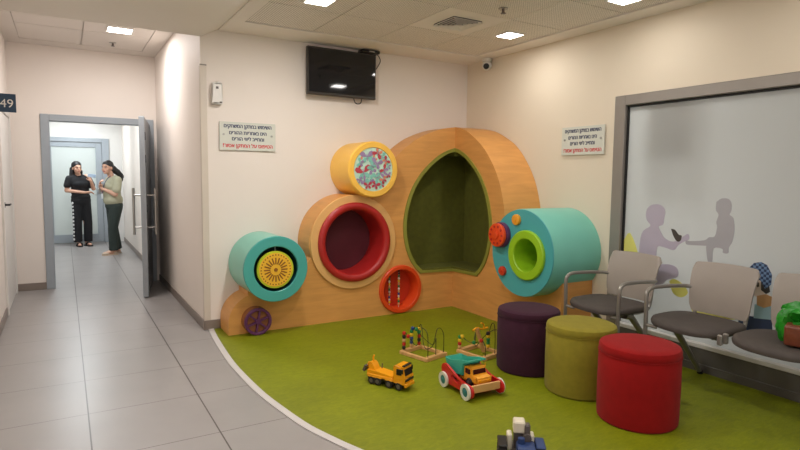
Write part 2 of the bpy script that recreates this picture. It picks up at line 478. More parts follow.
    def build(s, name, mats, parent=None, local=False, smooth=35, origin=None, fix=True):
        bm = s.bm
        if fix:
            bmesh.ops.recalc_face_normals(bm, faces=bm.faces)
        inv = Matrix.Identity(4)
        if parent is not None and not local:
            inv = WM[parent.name].inverted()
        for v in bm.verts:
            v.co = inv @ v.co
        xs = [v.co for v in bm.verts]
        lo = Vector([min(v[i] for v in xs) for i in range(3)]); hi = Vector([max(v[i] for v in xs) for i in range(3)])
        c = (lo + hi) / 2
        if parent is None:
            c.z = lo.z
        if origin is not None:
            c = Vector(origin)
        for v in bm.verts:
            v.co -= c
        me = bpy.data.meshes.new(name)
        bm.to_mesh(me); bm.free()
        for m in (mats if isinstance(mats, (list, tuple)) else [mats]):
            me.materials.append(M[m] if isinstance(m, str) else m)
        for p in me.polygons:
            p.use_smooth = True
        me.set_sharp_from_angle(angle=R(smooth))
        o = bpy.data.objects.new(name, me)
        COL.objects.link(o)
        o.location = c
        if parent is not None:
            o.parent = parent
            WM[o.name] = WM[parent.name] @ Matrix.Translation(c)
        else:
            WM[o.name] = Matrix.Translation(c)
        return o

WM = {}
def thing(name, label, cat, loc=(0, 0, 0), rotz=0.0, group=None):
    o = bpy.data.objects.new(name, None)
    o.empty_display_size = 0.05
    COL.objects.link(o)
    o.location = loc; o.rotation_euler = (0, 0, rotz)
    WM[o.name] = Matrix.Translation(Vector(loc)) @ Matrix.Rotation(rotz, 4, 'Z')
    return tag(o, label, cat, group)
def tag(o, label=None, cat=None, group=None, kind=None):
    if label: o['label'] = label
    if cat: o['category'] = cat
    if group: o['group'] = group
    if kind: o['kind'] = kind
    return o
def struct(o):
    o['kind'] = 'structure'; return o
def dup(root, loc, rotz=None, label=None, group=None):
    r = root.copy(); COL.objects.link(r); r.location = loc
    if rotz is not None: r.rotation_euler = (0, 0, rotz)
    if label: r['label'] = label
    if group: r['group'] = group
    for ch in list(root.children):
        c = ch.copy(); COL.objects.link(c); c.parent = r
        for g in list(ch.children):
            d = g.copy(); COL.objects.link(d); d.parent = c
    return r
def arc(cx, cz, r, a0, a1, n):
    return [(cx + r * math.cos(R(a0 + (a1 - a0) * k / n)), cz + r * math.sin(R(a0 + (a1 - a0) * k / n))) for k in range(n + 1)]
def circle(cx, cz, r, n=48):
    return [(cx + r * math.cos(2 * PI * k / n), cz + r * math.sin(2 * PI * k / n)) for k in range(n)]
def smooth_curve(pts, n=6):
    """Catmull-Rom through points"""
    out = []
    P = [Vector(p) for p in pts]
    for i in range(len(P) - 1):
        p0 = P[max(0, i - 1)]; p1 = P[i]; p2 = P[i + 1]; p3 = P[min(len(P) - 1, i + 2)]
        for k in range(n):
            t = k / n
            out.append(0.5 * ((2 * p1) + (p2 - p0) * t + (2 * p0 - 5 * p1 + 4 * p2 - p3) * t * t + (3 * p1 - p0 - 3 * p2 + p3) * t ** 3))
    out.append(P[-1])
    return [tuple(v) for v in out]

# ================================================================== SETTING
WY = 5.089      # back wall plane
WX = 3.895      # right wall plane
CX = 1.035      # corridor right wall plane
LX = -0.515     # corridor left wall plane
DY = 7.808      # wall with the doorway
FY = 12.757     # far wall

struct(MB().span((-1.4, -2.6, -0.1), (6.2, 14.2, 0)).build('floor', 'tile', smooth=30))

# green vinyl play floor with a curved white edge strip
edge = smooth_curve([(1.085, 5.085), (1.05, 4.727), (1.016, 4.2), (1.01, 3.864), (1.024, 3.419), (1.058, 3.101), (1.098, 2.834), (1.155, 2.624), (1.225, 2.42), (1.36, 2.10), (1.56, 1.80), (1.85, 1.48), (2.25, 1.15), (2.8, 0.85), (3.4, 0.65), (3.89, 0.58)], 6)
struct(MB().slab([edge + [(3.893, 5.087)]], lambda a, b: (a, b, 0.0), (0, 0, 0.004)).build('floor_play', 'vinyl'))
mb = MB()
for i in range(len(edge) - 1):
    pass
def off(pts, d):
    out = []
    for i, p in enumerate(pts):
        a = Vector(pts[max(0, i - 1)]); b = Vector(pts[min(len(pts) - 1, i + 1)])
        t = (b - a).normalized(); out.append((p[0] - t.y * d, p[1] + t.x * d))
    return out
e1 = off(edge, -0.022); e2 = off(edge, 0.022)
struct(mb.slab([e1 + e2[::-1]], lambda a, b: (a, b, 0.0), (0, 0, 0.0075)).build('trim_1', 'strip'))

struct(MB().span((CX, WY, 0), (4.1, WY + 0.15, 3.0)).build('wall_back', 'wall'))
struct(MB().span((CX, WY + 0.15, 0), (CX + 0.15, FY + 0.1, 3.0)).build('wall_corridor', 'wall'))
# right wall with the window opening
mb = MB()
mb.span((WX, 3.10, 0), (WX + 0.15, WY, 3.0)).span((WX, -2.6, 2.05), (WX + 0.15, 3.10, 3.0)).span((WX, -2.6, 0), (WX + 0.15, -0.6, 2.05))
struct(mb.build('wall_right', 'wallB'))
struct(MB().span((LX - 0.15, -2.6, 0), (LX, DY, 3.0)).build('wall_left', 'wall'))
mb = MB()
mb.span((LX, DY, 0), (-0.215, DY + 0.12, 3.0)).span((-0.215, DY, 2.06), (1.0, DY + 0.12, 3.0)).span((1.0, DY, 0), (CX, DY + 0.12, 3.0))
struct(mb.build('wall_doorway', 'wall'))
mb = MB()
mb.span((0.80, FY, 0), (CX, FY + 0.1, 2.75)).span((-1.3, FY, 2.07), (0.80, FY + 0.1, 2.75)).span((-1.3, FY, 0), (-0.36, FY + 0.1, 2.07))
struct(mb.build('wall_far', 'clinic'))
struct(MB().span((-1.35, DY + 0.12, 0), (-1.2, FY + 0.1, 2.75)).build('wall_lobby', 'clinic'))

# ceilings
mb = MB()
mb.slab([[(LX, 2.55), (1.04, 2.55), (1.19, 2.63), (1.19, 3.0), (LX, 3.0)]], lambda a, b: (a, -2.6, b), (0, 2.6 + WY, 0))
struct(mb.build('ceiling_hall', 'ceil'))
X0, X1 = 1.31, 3.69; YT = 4.70; PT = 0.6
mb = MB()
mb.span((1.19, YT, 2.62), (WX, WY, 3.0)).span((1.19, -2.6, 2.62), (X0, YT, 3.0)).span((X1, -2.6, 2.62), (WX, YT, 3.0))
struct(mb.build('ceiling_border', 'ceil'))
mb = MB()
VENT = (2, 1)
for i in range(4):
    for j in range(13):
        x0 = X0 + i * (X1 - X0) / 4; x1 = X0 + (i + 1) * (X1 - X0) / 4
        y1 = YT - j * PT; y0 = max(y1 - PT, -2.6)
        if y1 <= -2.55: continue
        mb.mat(1 if (i, j) == VENT else 0)
        g = 0.0035
        mb.span((x0 + g, y0 + g, 2.632), (x1 - g, y1 - g, 2.645))
mb.mat(2).span((X0, -2.6, 2.66), (X1, YT, 2.7))
struct(mb.build('ceiling_tiles', ['perf', 'ceil', 'kick']))
# corridor ceiling with flush tiles, frame lines
mb = MB()
ZC = 2.845
mb.span((LX, WY, ZC + 0.01), (CX, DY, 3.0))
mb.span((LX, WY, ZC - 0.004), (-0.37, DY, ZC + 0.01)).span((0.86, WY, ZC - 0.004), (CX, DY, ZC + 0.01)).span((-0.37, 7.53, ZC - 0.004), (0.86, DY, ZC + 0.01))
xs = [-0.365, 0.225, 0.855]
for a, b in ((5.15, 5.55), (5.56, 6.15), (6.16, 6.78), (6.79, 7.52)):
    mb.span((xs[0], a, ZC - 0.001), (xs[1] - 0.012, b, ZC + 0.005)); mb.span((xs[1], a, ZC - 0.001), (xs[2], b, ZC + 0.005))
struct(mb.build('ceiling_corridor', 'ceil_hall'))
struct(MB().span((-1.35, DY + 0.12, 2.6), (CX, FY + 0.1, 2.75)).build('ceiling_lobby', 'clinic'))

# skirtings
def skirt(name, a, b):
    return struct(MB().span(a, b, bev=0.003).build(name, 'skirt'))
skirt('baseboard_corridor', (CX - 0.012, WY - 0.012, 0), (CX, DY - 0.02, 0.085))
skirt('baseboard_back', (CX, WY - 0.012, 0), (1.17, WY, 0.085))
skirt('baseboard_left', (LX, -2.6, 0), (LX + 0.012, 6.48, 0.085))
skirt('baseboard_doorway', (LX + 0.012, DY - 0.012, 0), (-0.215, DY, 0.085))
skirt('baseboard_lobby', (CX - 0.012, DY + 0.13, 0), (CX, FY, 0.085))
mb = MB().span((CX - 0.004, WY - 0.004, 0.086), (CX + 0.05, WY, 2.31), bev=0.001).span((CX - 0.004, WY, 0.086), (CX, WY + 0.05, 2.31), bev=0.001)
mb.mat(1).span((CX - 0.006, WY - 0.006, 2.31), (CX + 0.05, WY, 2.32))
struct(mb.build('trim_2', ['guard', 'skirt']))

# doorway frame + open leaf (structure)
d1 = struct(MB().span((-0.215, DY - 0.02, 0), (-0.125, DY + 0.14, 2.06), bev=0.004).span((0.91, DY - 0.02, 0), (1.0, DY + 0.14, 2.06), bev=0.004).span((-0.125, DY - 0.02, 1.985), (0.91, DY + 0.14, 2.06), bev=0.004).build('door_1', 'door_grey'))
hinge = Vector((0.925, 7.79, 0)); free = Vector((0.745, 6.74, 0))
L = (free - hinge).length; ang = math.atan2(free.y - hinge.y, free.x - hinge.x)
def leafmb():
    m = MB(); m.X = Matrix.Translation(hinge) @ Matrix.Rotation(ang, 4, 'Z'); return m
lf = leafmb().span((0.01, -0.026, 0.012), (L - 0.004, 0.026, 2.0), bev=0.003).build('door_leaf', 'door_dark', d1)
leafmb().span((L - 0.004, -0.028, 0.012), (L + 0.012, 0.028, 2.0), bev=0.003).build('edge_profile', 'door_grey', lf)
for z in (0.25, 0.95, 1.5, 1.75):
    leafmb().span((L - 0.09, 0.025, z), (L - 0.06, 0.032, z + 0.09), bev=0.004).build('bolt', 'black', lf)
for sgn in (-1, 1):
    m = leafmb()
    yb = sgn * 0.11
    m.cyl((L - 0.13, yb, 0.70), (L - 0.13, yb, 1.22), 0.014)
    for z in (0.78, 1.14):
        m.cyl((L - 0.13, sgn * 0.024, z), (L - 0.13, yb, z), 0.011)
    m.build('door_handle', 'steel', d1)

# far frosted door
dx0, dx1 = -0.36, 0.80
m = MB()
m.span((dx0, FY - 0.03, 0), (dx0 + 0.07, FY + 0.08, 2.07), bev=0.004).span((dx1 - 0.13, FY - 0.03, 0), (dx1, FY + 0.08, 2.07), bev=0.004).span((dx0 + 0.07, FY - 0.03, 1.99), (dx1 - 0.13, FY + 0.08, 2.07), bev=0.004)
d2 = struct(m.build('door_2', 'door_grey'))
m = MB()
m.span((dx0 + 0.075, FY, 0.01), (dx0 + 0.17, FY + 0.05, 1.985), bev=0.003).span((0.56, FY, 0.01), (0.665, FY + 0.05, 1.985), bev=0.003).span((dx0 + 0.17, FY, 0.01), (0.56, FY + 0.05, 0.17), bev=0.003).span((dx0 + 0.17, FY, 1.89), (0.56, FY + 0.05, 1.985), bev=0.003)
lf2 = m.build('door_leaf', 'door_grey', d2)
MB().span((dx0 + 0.17, FY + 0.018, 0.17), (0.56, FY + 0.03, 1.89)).build('glass_pane', 'frost_door', lf2)
m = MB().span((0.59, FY - 0.012, 0.98), (0.625, FY, 1.16), bev=0.003).cyl((0.607, FY - 0.05, 1.07), (0.607, FY, 1.07), 0.01).cyl((0.607, FY - 0.05, 1.07), (0.5, FY - 0.05, 1.07), 0.009)
m.build('door_handle', 'steel', d2)
# garden outside the far door
mb = MB()
for k in range(40):
    x = rnd.uniform(-0.9, 1.2); z = rnd.uniform(0.2, 0.75)
    mb.sph((x, rnd.uniform(13.9, 14.15), z), (rnd.uniform(.15, .3), 0.1, rnd.uniform(.15, .28)), 8)
tag(mb.build('hedge', 'hedge', smooth=180), 'green garden hedge glimpsed behind the frosted far door', 'hedge', kind='stuff')

# white door in the left corridor wall
m = MB()
m.span((LX, 6.50, 0), (LX + 0.02, 6.58, 2.06), bev=0.003).span((LX, 7.66, 0), (LX + 0.02, 7.74, 2.06), bev=0.003).span((LX, 6.58, 1.98), (LX + 0.02, 7.66, 2.06), bev=0.003)
d3 = struct(m.build('door_3', 'white'))
MB().span((LX, 6.585, 0.008), (LX + 0.008, 7.655, 1.975), bev=0.002).build('door_leaf', 'white', d3)
m = MB().cyl((LX + 0.006, 6.69, 1.06), (LX + 0.016, 6.69, 1.06), 0.026).cyl((LX + 0.012, 6.69, 1.06), (LX + 0.055, 6.69, 1.06), 0.010).cyl((LX + 0.05, 6.69, 1.06), (LX + 0.05, 6.81, 1.06), 0.009)
m.build('door_handle', 'black', d3)

# big frosted window in the right wall
WL = 3.10; WR = -0.6
m = MB()
fx0, fx1 = WX - 0.012, WX + 0.10
m.span((fx0, WL - 0.10, 0.0), (fx1, WL, 2.048), bev=0.004).span((fx0, WR, 1.968), (fx1, WL - 0.10, 2.048), bev=0.004).span((fx0, WR, 0), (fx1, WR + 0.1, 1.968), bev=0.004)
win = struct(m.build('window_1', 'alu_warm'))
m = MB()
gx = WX + 0.018
m.span((gx, WL - 0.118, 0.21), (gx + 0.03, WL - 0.10, 1.968)).span((gx, WR + .1, 1.952), (gx + 0.03, WL - 0.118, 1.968))
m.build('gasket', 'gasket', win)
MB().span((gx + 0.01, WR + 0.1, 0.205), (gx + 0.022, WL - 0.112, 1.96)).build('glass_pane', 'frost', win)
MB().span((WX - 0.014, WR + 0.1, 0.174), (WX + 0.06, WL - 0.10, 0.205), bev=0.003).build('window_sill', 'white', win)
MB().span((WX - 0.004, WR + 0.1, 0.06), (WX + 0.06, WL - 0.10, 0.178)).build('kick_panel', 'kick', win)
MB().span((WX - 0.012, WR + 0.1, 0.0), (WX + 0.06, WL - 0.10, 0.06), bev=0.003).build('plinth', 'kick', win)
# film decals on the glass
DEC = {
 'yellow_patch': ('decal_yellow', 0.001, [[(2.983, .884), (2.929, .947), (2.846, .786), (2.831, .675), (2.913, .647), (2.983, .703)], [(2.567, .611), (2.53, .635), (2.464, .611), (2.414, .55), (2.467, .505), (2.534, .528)], [(2.379, .505), (2.194, .499), (2.063, .484), (2.053, .431), (2.189, .414), (2.374, .417)]]),
 'kneeling_silhouette': ('decal_lilac', 0.002, [[(2.786, 1.148), (2.757, 1.177), (2.717, 1.188), (2.677, 1.186), (2.641, 1.165), (2.629, 1.13), (2.632, 1.103), (2.636, 1.076), (2.638, 1.049), (2.649, 1.031), (2.665, 1.026), (2.678, 1.014), (2.656, .976), (2.624, .935), (2.565, .914), (2.519, .928), (2.466, .968), (2.436, .983), (2.428, .945), (2.463, .925), (2.508, .894), (2.543, .851), (2.62, .863), (2.679, .862), (2.685, .783), (2.672, .731), (2.574, .739), (2.517, .726), (2.496, .685), (2.512, .647), (2.587, .617), (2.624, .575), (2.702, .543), (2.806, .553), (2.844, .66), (2.839, .764), (2.835, .886), (2.812, .971), (2.748, 1.019), (2.781, 1.057), (2.794, 1.102)]]),
 'seated_silhouette': ('decal_grey', 0.002, [[(2.243, 1.227), (2.207, 1.253), (2.159, 1.25), (2.137, 1.215), (2.138, 1.167), (2.148, 1.143), (2.12, 1.121), (2.107, 1.042), (2.118, .961), (2.139, .918), (2.14, .878), (2.177, .876), (2.182, .902), (2.244, .898), (2.249, .798), (2.28, .802), (2.298, .9), (2.304, .911), (2.417, .904), (2.45, .909), (2.451, .935), (2.418, .933), (2.314, .949), (2.282, .974), (2.241, .984), (2.228, 1.048), (2.235, 1.088), (2.222, 1.138), (2.243, 1.17)]]),
 'shoe_silhouette': ('decal_dark', 0.003, [[(2.574, 1.01), (2.542, 1.004), (2.512, .972), (2.488, .966), (2.491, .93), (2.518, .919), (2.548, .951)]]),
}
for n, (mt, t, polys) in DEC.items():
    m = MB()
    for p in polys:
        p = smooth_curve(p + [p[0]], 3)[:-1]
        m.slab([p], lambda a, b: (gx + 0.0098, a, b), (-t, 0, 0))
    m.build(n, mt, win)
# printed boy with a checked cap, mostly hidden by the chairs
m = MB()
BOY = [(0, [(2.028, .772), (1.98, .833), (1.937, .846), (1.899, .831), (1.865, .771), (1.867, .705), (1.901, .672), (1.929, .72), (1.974, .74)], .0022),
       (1, [(1.929, .72), (1.901, .672), (1.878, .696), (1.87, .658), (1.893, .64), (1.925, .661)], .002),
       (2, [(2.03, .75), (1.974, .74), (1.929, .72), (1.92, .669), (1.895, .667), (1.905, .632), (1.941, .611), (2.02, .62)], .0014),
       (1, [(1.955, .712), (1.94, .708), (1.937, .683), (1.948, .675), (1.96, .691)], .003),
       (3, [(1.948, .617), (1.893, .64), (1.856, .628), (1.858, .568), (1.9, .546), (1.944, .557)], .003),
       (4, [(1.96, .56), (1.851, .566), (1.846, .478), (1.96, .465)], .001),
       (5, [(2.055, .468), (1.944, .476), (1.846, .481), (1.841, .38), (1.983, .355), (2.057, .388)], .0008)]
for k, p, t in BOY:
    m.mat(k).slab([[(a - 0.012, b) for a, b in p]], lambda a, b: (gx + 0.0098, a, b), (-t - .001, 0, 0))
m.build('printed_boy', ['check', 'decal_dark', 'decal_skin', 'decal_tan', 'decal_sky', 'decal_navy'], win)
# clinic room behind the glass
struct(MB().span((5.6, -1.0, 0), (5.75, 4.2, 2.75)).build('wall_clinic', 'clinic'))
struct(MB().span((WX + 0.15, 4.05, 0), (5.6, 4.2, 2.75)).span((WX + 0.15, -1.0, 0), (5.6, -0.85, 2.75)).build('wall_clinic_side', 'clinic'))
struct(MB().span((WX + 0.15, -1.0, 2.6), (5.75, 4.2, 2.75)).build('ceiling_clinic', 'clinic'))
tag(MB().span((4.07, 2.46, 1.46), (4.11, 2.84, 2.6), bev=0.004).build('shade_panel', 'blue_shade'), 'added bluish panel casting a blurred shade on the frosted window', 'panel')  # made-up panel close behind the glass, keeps backlight off one upright patch

# ================================================================== PLAY WALL
YF = 4.793; XF = 3.526
BIG = (2.355, 0.755, 0.452)     # big red porthole bump
DR = (2.50, 1.443, 0.263)       # yellow drum
TA = (1.525, 0.585, 0.278)      # teal drum on the back wall
TB = (3.56, 0.740, 0.378)       # teal drum on the right wall (y, z, r)
leaf = [(0.0, 1.685), (0.10, 1.655), (0.21, 1.60), (0.33, 1.51), (0.43, 1.41), (0.52, 1.28), (0.58, 1.14), (0.615, 1.0), (0.625, 0.88), (0.615, 0.76), (0.585, 0.64), (0.54, 0.54), (0.48, 0.455), (0.41, 0.395), (0.0, 0.385)]
leaf = [(-1e-9 + a, b) for a, b in smooth_curve(leaf[:-1], 3)] + [leaf[-1]]
archA = smooth_curve([(0.0, 1.90), (0.2, 1.865), (0.44, 1.775), (0.62, 1.655), (0.74, 1.55)], 5)
archB = smooth_curve([(0.0, 1.90), (0.2, 1.845), (0.44, 1.69), (0.60, 1.52), (0.71, 1.34), (0.775, 1.15), (0.80, 1.0), (0.80, 0.9)], 5)

unit = thing('play_wall', 'rounded birch plywood play wall filling the room corner with a leaf shaped green niche', 'play structure', (3.0, 4.9, 0))
# profile on the back wall: small bump, cradle under teal drum, big bump, cradle under yellow drum, arch
profA = [(1.168, 0.0), (1.168, 0.10)]
profA += arc(1.414, 0.10, 0.246, 180, 108, 10)
# follow under the teal drum
def ang_of(c, p): return math.degrees(math.atan2(p[1] - c[1], p[0] - c[0]))
rt_ = TA[2] + 0.002
profA += arc(TA[0], TA[1], rt_, 228, 330, 14)
# big bump left side up to drum cradle
a_start = 196
profA += arc(BIG[0], BIG[1], BIG[2], a_start, 95, 20)
profA += arc(DR[0], DR[1], DR[2] + 0.002, 250, 345, 12)
topA = [(XF - a, b) for a, b in archA][::-1]
profA += [(2.77, 1.50)] + topA
profA += [(XF - a, b) for a, b in leaf]
profA += [(XF, 0.0)]
# remove near duplicates
def clean(p):
    out = []
    for q in p:
        if not out or math.hypot(q[0] - out[-1][0], q[1] - out[-1][1]) > 0.004: out.append(q)
    return out
profA = clean(profA)
holeR = circle(BIG[0], BIG[1], 0.375)
holeO = circle(2.874, 0.252, 0.238, 40)
MB().slab([profA, holeR, holeO], lambda a, b: (a, YF, b), (0, WY - YF - 0.003, 0)).build('plywood_panel', 'wood', unit)
profB = [(XF, 0)]
pb = [(a, b) for a, b in archB]
# s -> y = YF - s
pts = [(YF - a, b) for a, b in pb]
pts += arc(TB[0], TB[1], TB[2] + 0.002, 28, -132, 22)
pts += [(3.262, 0.565), (3.262, 0.0), (YF, 0.0)]
pts += [(YF - a, b) for a, b in leaf][::-1]
pts = clean(pts)
m = MB().slab([pts], lambda a, b: (XF, a, b), (WX - XF - 0.003, 0, 0))
for v in m.bm.verts:
    d_ = YF - v.co.y
    if v.co.x > XF + 0.1 and d_ > 0.02 and v.co.z > 0.9 and min(abs(v.co.z - q[1]) + abs(d_ - q[0]) for q in archB) < 0.002:
        v.co.y -= 0.10 * min(1.0, d_ / 0.4)
m.build('plywood_panel', 'wood', unit)
# corner infill above and below the niche
m = MB().span((XF, YF, 1.685), (WX - .003, WY - .003, 1.90)).span((XF, YF, 0), (WX - .003, WY - .003, 0.385))
m.build('corner_block', 'wood', unit)
# raised plywood ring round the porthole
MB().ring((BIG[0], YF + 0.01, BIG[1]), (0, -1, 0), BIG[2] - 0.004, 0.372, 0, 0.032, 64, 0.004).build('plywood_ring', 'wood_edge', unit)
m = MB()
m.lathe([(0.378, 0.0), (0.378, 0.04), (0.366, 0.052), (0.345, 0.058), (0.322, 0.052), (0.308, 0.036), (0.304, 0.0), (0.304, -0.262), (0.372, -0.262), (0.374, -0.02)], (BIG[0], YF, BIG[1]), (0, -1, 0), 64, closed=True)
prt = m.build('porthole_ring', 'red', unit)
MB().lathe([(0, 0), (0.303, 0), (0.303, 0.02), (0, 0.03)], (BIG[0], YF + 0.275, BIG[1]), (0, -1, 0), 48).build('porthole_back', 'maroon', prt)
# orange bead window
m = MB()
oc = (2.874, YF, 0.252)
m.lathe([(0.243, -0.005), (0.243, 0.02), (0.235, 0.03), (0.205, 0.03), (0.198, 0.02), (0.196, -0.13), (0.235, -0.13), (0.236, -0.02)], oc, (0, -1, 0), 48, closed=True)
ow = m.build('bead_window_ring', 'orange', unit)
MB().lathe([(0, 0), (0.235, 0), (0.235, 0.012), (0, 0.012)], (oc[0], YF + 0.14, oc[2]), (0, -1, 0), 40).build('window_back', 'orange_in', ow)
for dx in (-0.095, 0.015):
    m = MB()
    hh = math.sqrt(0.196 ** 2 - dx ** 2)
    m.cyl((oc[0] + dx, YF + 0.05, oc[2] - hh), (oc[0] + dx, YF + 0.05, oc[2] + hh), 0.004, seg=8)
    zz = oc[2] + hh - 0.02; k = 0
    cs = [1, 1, 2, 0, 3, 4, 2, 0, 4, 5, 0, 3, 2, 4, 0]
    while zz > oc[2] - hh + 0.02:
        m.mat(cs[k % len(cs)]); m.sph((oc[0] + dx, YF + 0.05, zz), (0.012, 0.012, 0.0125), 10); zz -= 0.0262; k += 1
    m.build('bead_string', ['b_white', 'b_black', 'b_green', 'b_yellow', 'b_wood', 'b_blue'], ow)
# niche trim (both halves) and cushions
def inner(lp, d=0.035):
    out = []
    n = len(lp)
    for i, p in enumerate(lp):
        a = Vector(lp[max(0, i - 1)]); b = Vector(lp[min(n - 1, i + 1)])
        t = (b - a).normalized(); out.append((max(0.0, p[0] - abs(d) * (-t.y if True else 0) ), p[1] + d * 0 ))
    return out
lo_ = leaf
cz = 0.95
li = [(max(0.0, a * 0.945 - 0.002), cz + (b - cz) * 0.952) for a, b in leaf]
li[0] = (0.0, li[0][1] - 0.012); li[-1] = (0.0, li[-1][1])
band = lo_ + li[::-1]
m = MB().slab([band], lambda a, b: (XF - a, YF - 0.012, b), (0, WY - YF, 0)).slab([band], lambda a, b: (XF - 0.012, YF - a, b), (WX - XF, 0, 0))
m.build('niche_trim', 'olive_trim', unit)
padl = [(a * 1.04, b if b < 1.6 else b) for a, b in leaf]
m = MB().slab([padl], lambda a, b: (XF - a, WY - 0.02, b), (0, 0.016, 0)).slab([padl], lambda a, b: (WX - 0.02, YF - a, b), (0.016, 0, 0))
m.span((XF, WY - 0.02, 0.39), (WX - 0.02, WY - 0.004, 1.684)).span((WX - 0.02, YF, 0.39), (WX - 0.004, WY - 0.02, 1.684))
m.build('niche_back_pad', 'olive', unit)
m = MB().slab([[(XF - 0.42, YF), (XF, YF), (XF, YF - 0.42), (WX - 0.02, YF - 0.42), (WX - 0.02, WY - 0.02), (XF - 0.42, WY - 0.02)]], lambda a, b: (a, b, 0.39), (0, 0, 0.045))
m.build('niche_seat', 'olive', unit)
MB().span((XF, YF, 1.60), (WX - 0.02, WY - 0.02, 1.684)).build('niche_top', 'olive', unit)
# purple wheel on a brown hub
wc = Vector((1.395, YF, 0.122))
MB().lathe([(0, -0.002), (0.118, -0.002), (0.118, 0.075), (0.108, 0.083), (0, 0.083)], wc, (0, -1, 0), 40).build('wheel_hub', 'brown', unit)
m = MB()
wo = wc + Vector((0, -0.083, 0))
m.ring(wo, (0, -1, 0), 0.118, 0.094, 0.0, 0.03, 40, 0.005)
m.cyl(wo, wo + Vector((0, -0.028, 0)), 0.024)
for k in range(6):
    a = R(20 + 60 * k)
    m.box(wo + Vector((math.cos(a) * 0.056, -0.013, math.sin(a) * 0.056)), (0.075, 0.02, 0.016), rot=(0, -a, 0))
m.build('spoked_wheel', 'purple', unit)

# teal drum on the back wall with hanging gear
yd = 4.590
td = thing('play_drum', 'small teal drum with a yellow slotted wheel inside, left of the play wall', 'play drum', (TA[0], 4.83, TA[1]))
m = MB()
m.lathe([(TA[2], 0.0), (TA[2], WY - yd - 0.012), (TA[2] - 0.012, WY - yd), (0.205, WY - yd), (0.195, WY - yd - 0.01), (0.195, WY - yd - 0.05), (0.195, 0.04), (0.0, 0.03), (0.0, 0.0)], (TA[0], WY - 0.002, TA[1]), (0, -1, 0), 64)
m.build('drum_body', 'teal_light', td)
MB().ring((TA[0], yd + 0.008, TA[1]), (0, -1, 0), TA[2] + 0.003, 0.192, -0.01, 0.012, 64, 0.005).build('front_ring', 'teal', td)
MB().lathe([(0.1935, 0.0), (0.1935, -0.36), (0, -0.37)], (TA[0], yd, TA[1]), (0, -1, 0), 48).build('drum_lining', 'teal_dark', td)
gc = Vector((TA[0] - 0.008, yd + 0.02, TA[1] - 0.004))
m = MB()
m.lathe([(0, 0), (0.158, 0), (0.158, 0.028), (0, 0.028)], gc, (0, -1, 0), 48)
m.mat(1).lathe([(0, 0.0275), (0.143, 0.0275), (0.143, 0.032), (0, 0.032)], gc, (0, -1, 0), 48)
m.mat(2)
for k in range(20):
    a = 2 * PI * k / 20
    m.box(gc + Vector((math.cos(a) * 0.075, -0.032, math.sin(a) * 0.075)), (0.055, 0.004, 0.011), rot=(0, -a, 0))
for k in range(32):
    a = 2 * PI * k / 32
    m.cyl(gc + Vector((math.cos(a) * 0.127, -0.031, math.sin(a) * 0.127)), gc + Vector((math.cos(a) * 0.127, -0.0335, math.sin(a) * 0.127)), 0.006, seg=8)
m.cyl(gc + Vector((0, -0.03, 0)), gc + Vector((0, -0.038, 0)), 0.016)
gw = m.build('slotted_wheel', ['gear_edge', 'gear', 'slot'], td)
MB().cyl(gc + Vector((0, -0.014, 0.155)), gc + Vector((0, -0.014, 0.198)), 0.003, seg=8).build('hanging_hook', 'steel', gw)

# yellow drum with butterfly print
yy = 4.672
yd_ = thing('play_drum', 'yellow drum with a butterfly print on its face, on top of the play wall', 'play drum', (DR[0], 4.88, DR[1]))
m = MB()
m.lathe([(0, 0), (DR[2], 0.0), (DR[2], WY - yy - 0.012), (DR[2] - 0.01, WY - yy), (0.208, WY - yy), (0.205, WY - yy - 0.012), (0, WY - yy - 0.012)], (DR[0], WY - 0.002, DR[1]), (0, -1, 0), 64)
m.build('drum_body', 'yellow', yd_)
m = MB()
pc = Vector((DR[0], yy + 0.010, DR[1]))
m.lathe([(0, 0), (0.204, 0), (0.204, 0.004), (0, 0.004)], pc, (0, -1, 0), 48)
def butterfly(cx, cz, sz, a, mi, mi2, lift=0.0):
    ca, sa = math.cos(a), math.sin(a)
    def P(x, z): return (cx + (x * ca - z * sa) * sz, pc.y - 0.004 - lift, cz + (x * sa + z * ca) * sz)
    for sx in (-1, 1):
        up_ = [(0.03, 0.05), (0.35, 0.62), (0.75, 0.75), (0.98, 0.5), (0.8, 0.15), (0.3, 0.0)]
        dn = [(0.05, -0.02), (0.45, -0.1), (0.7, -0.4), (0.5, -0.72), (0.2, -0.6)]
        m.mat(mi).slab([[(sx * x, z) for x, z in up_]], P, (0, -0.0016, 0))
        m.mat(mi2).slab([[(sx * x, z) for x, z in dn]], P, (0, -0.0016, 0))
    m.mat(3).slab([[(-0.04, -0.5), (0.04, -0.5), (0.04, 0.4), (-0.04, 0.4)]], P, (0, -0.002, 0))
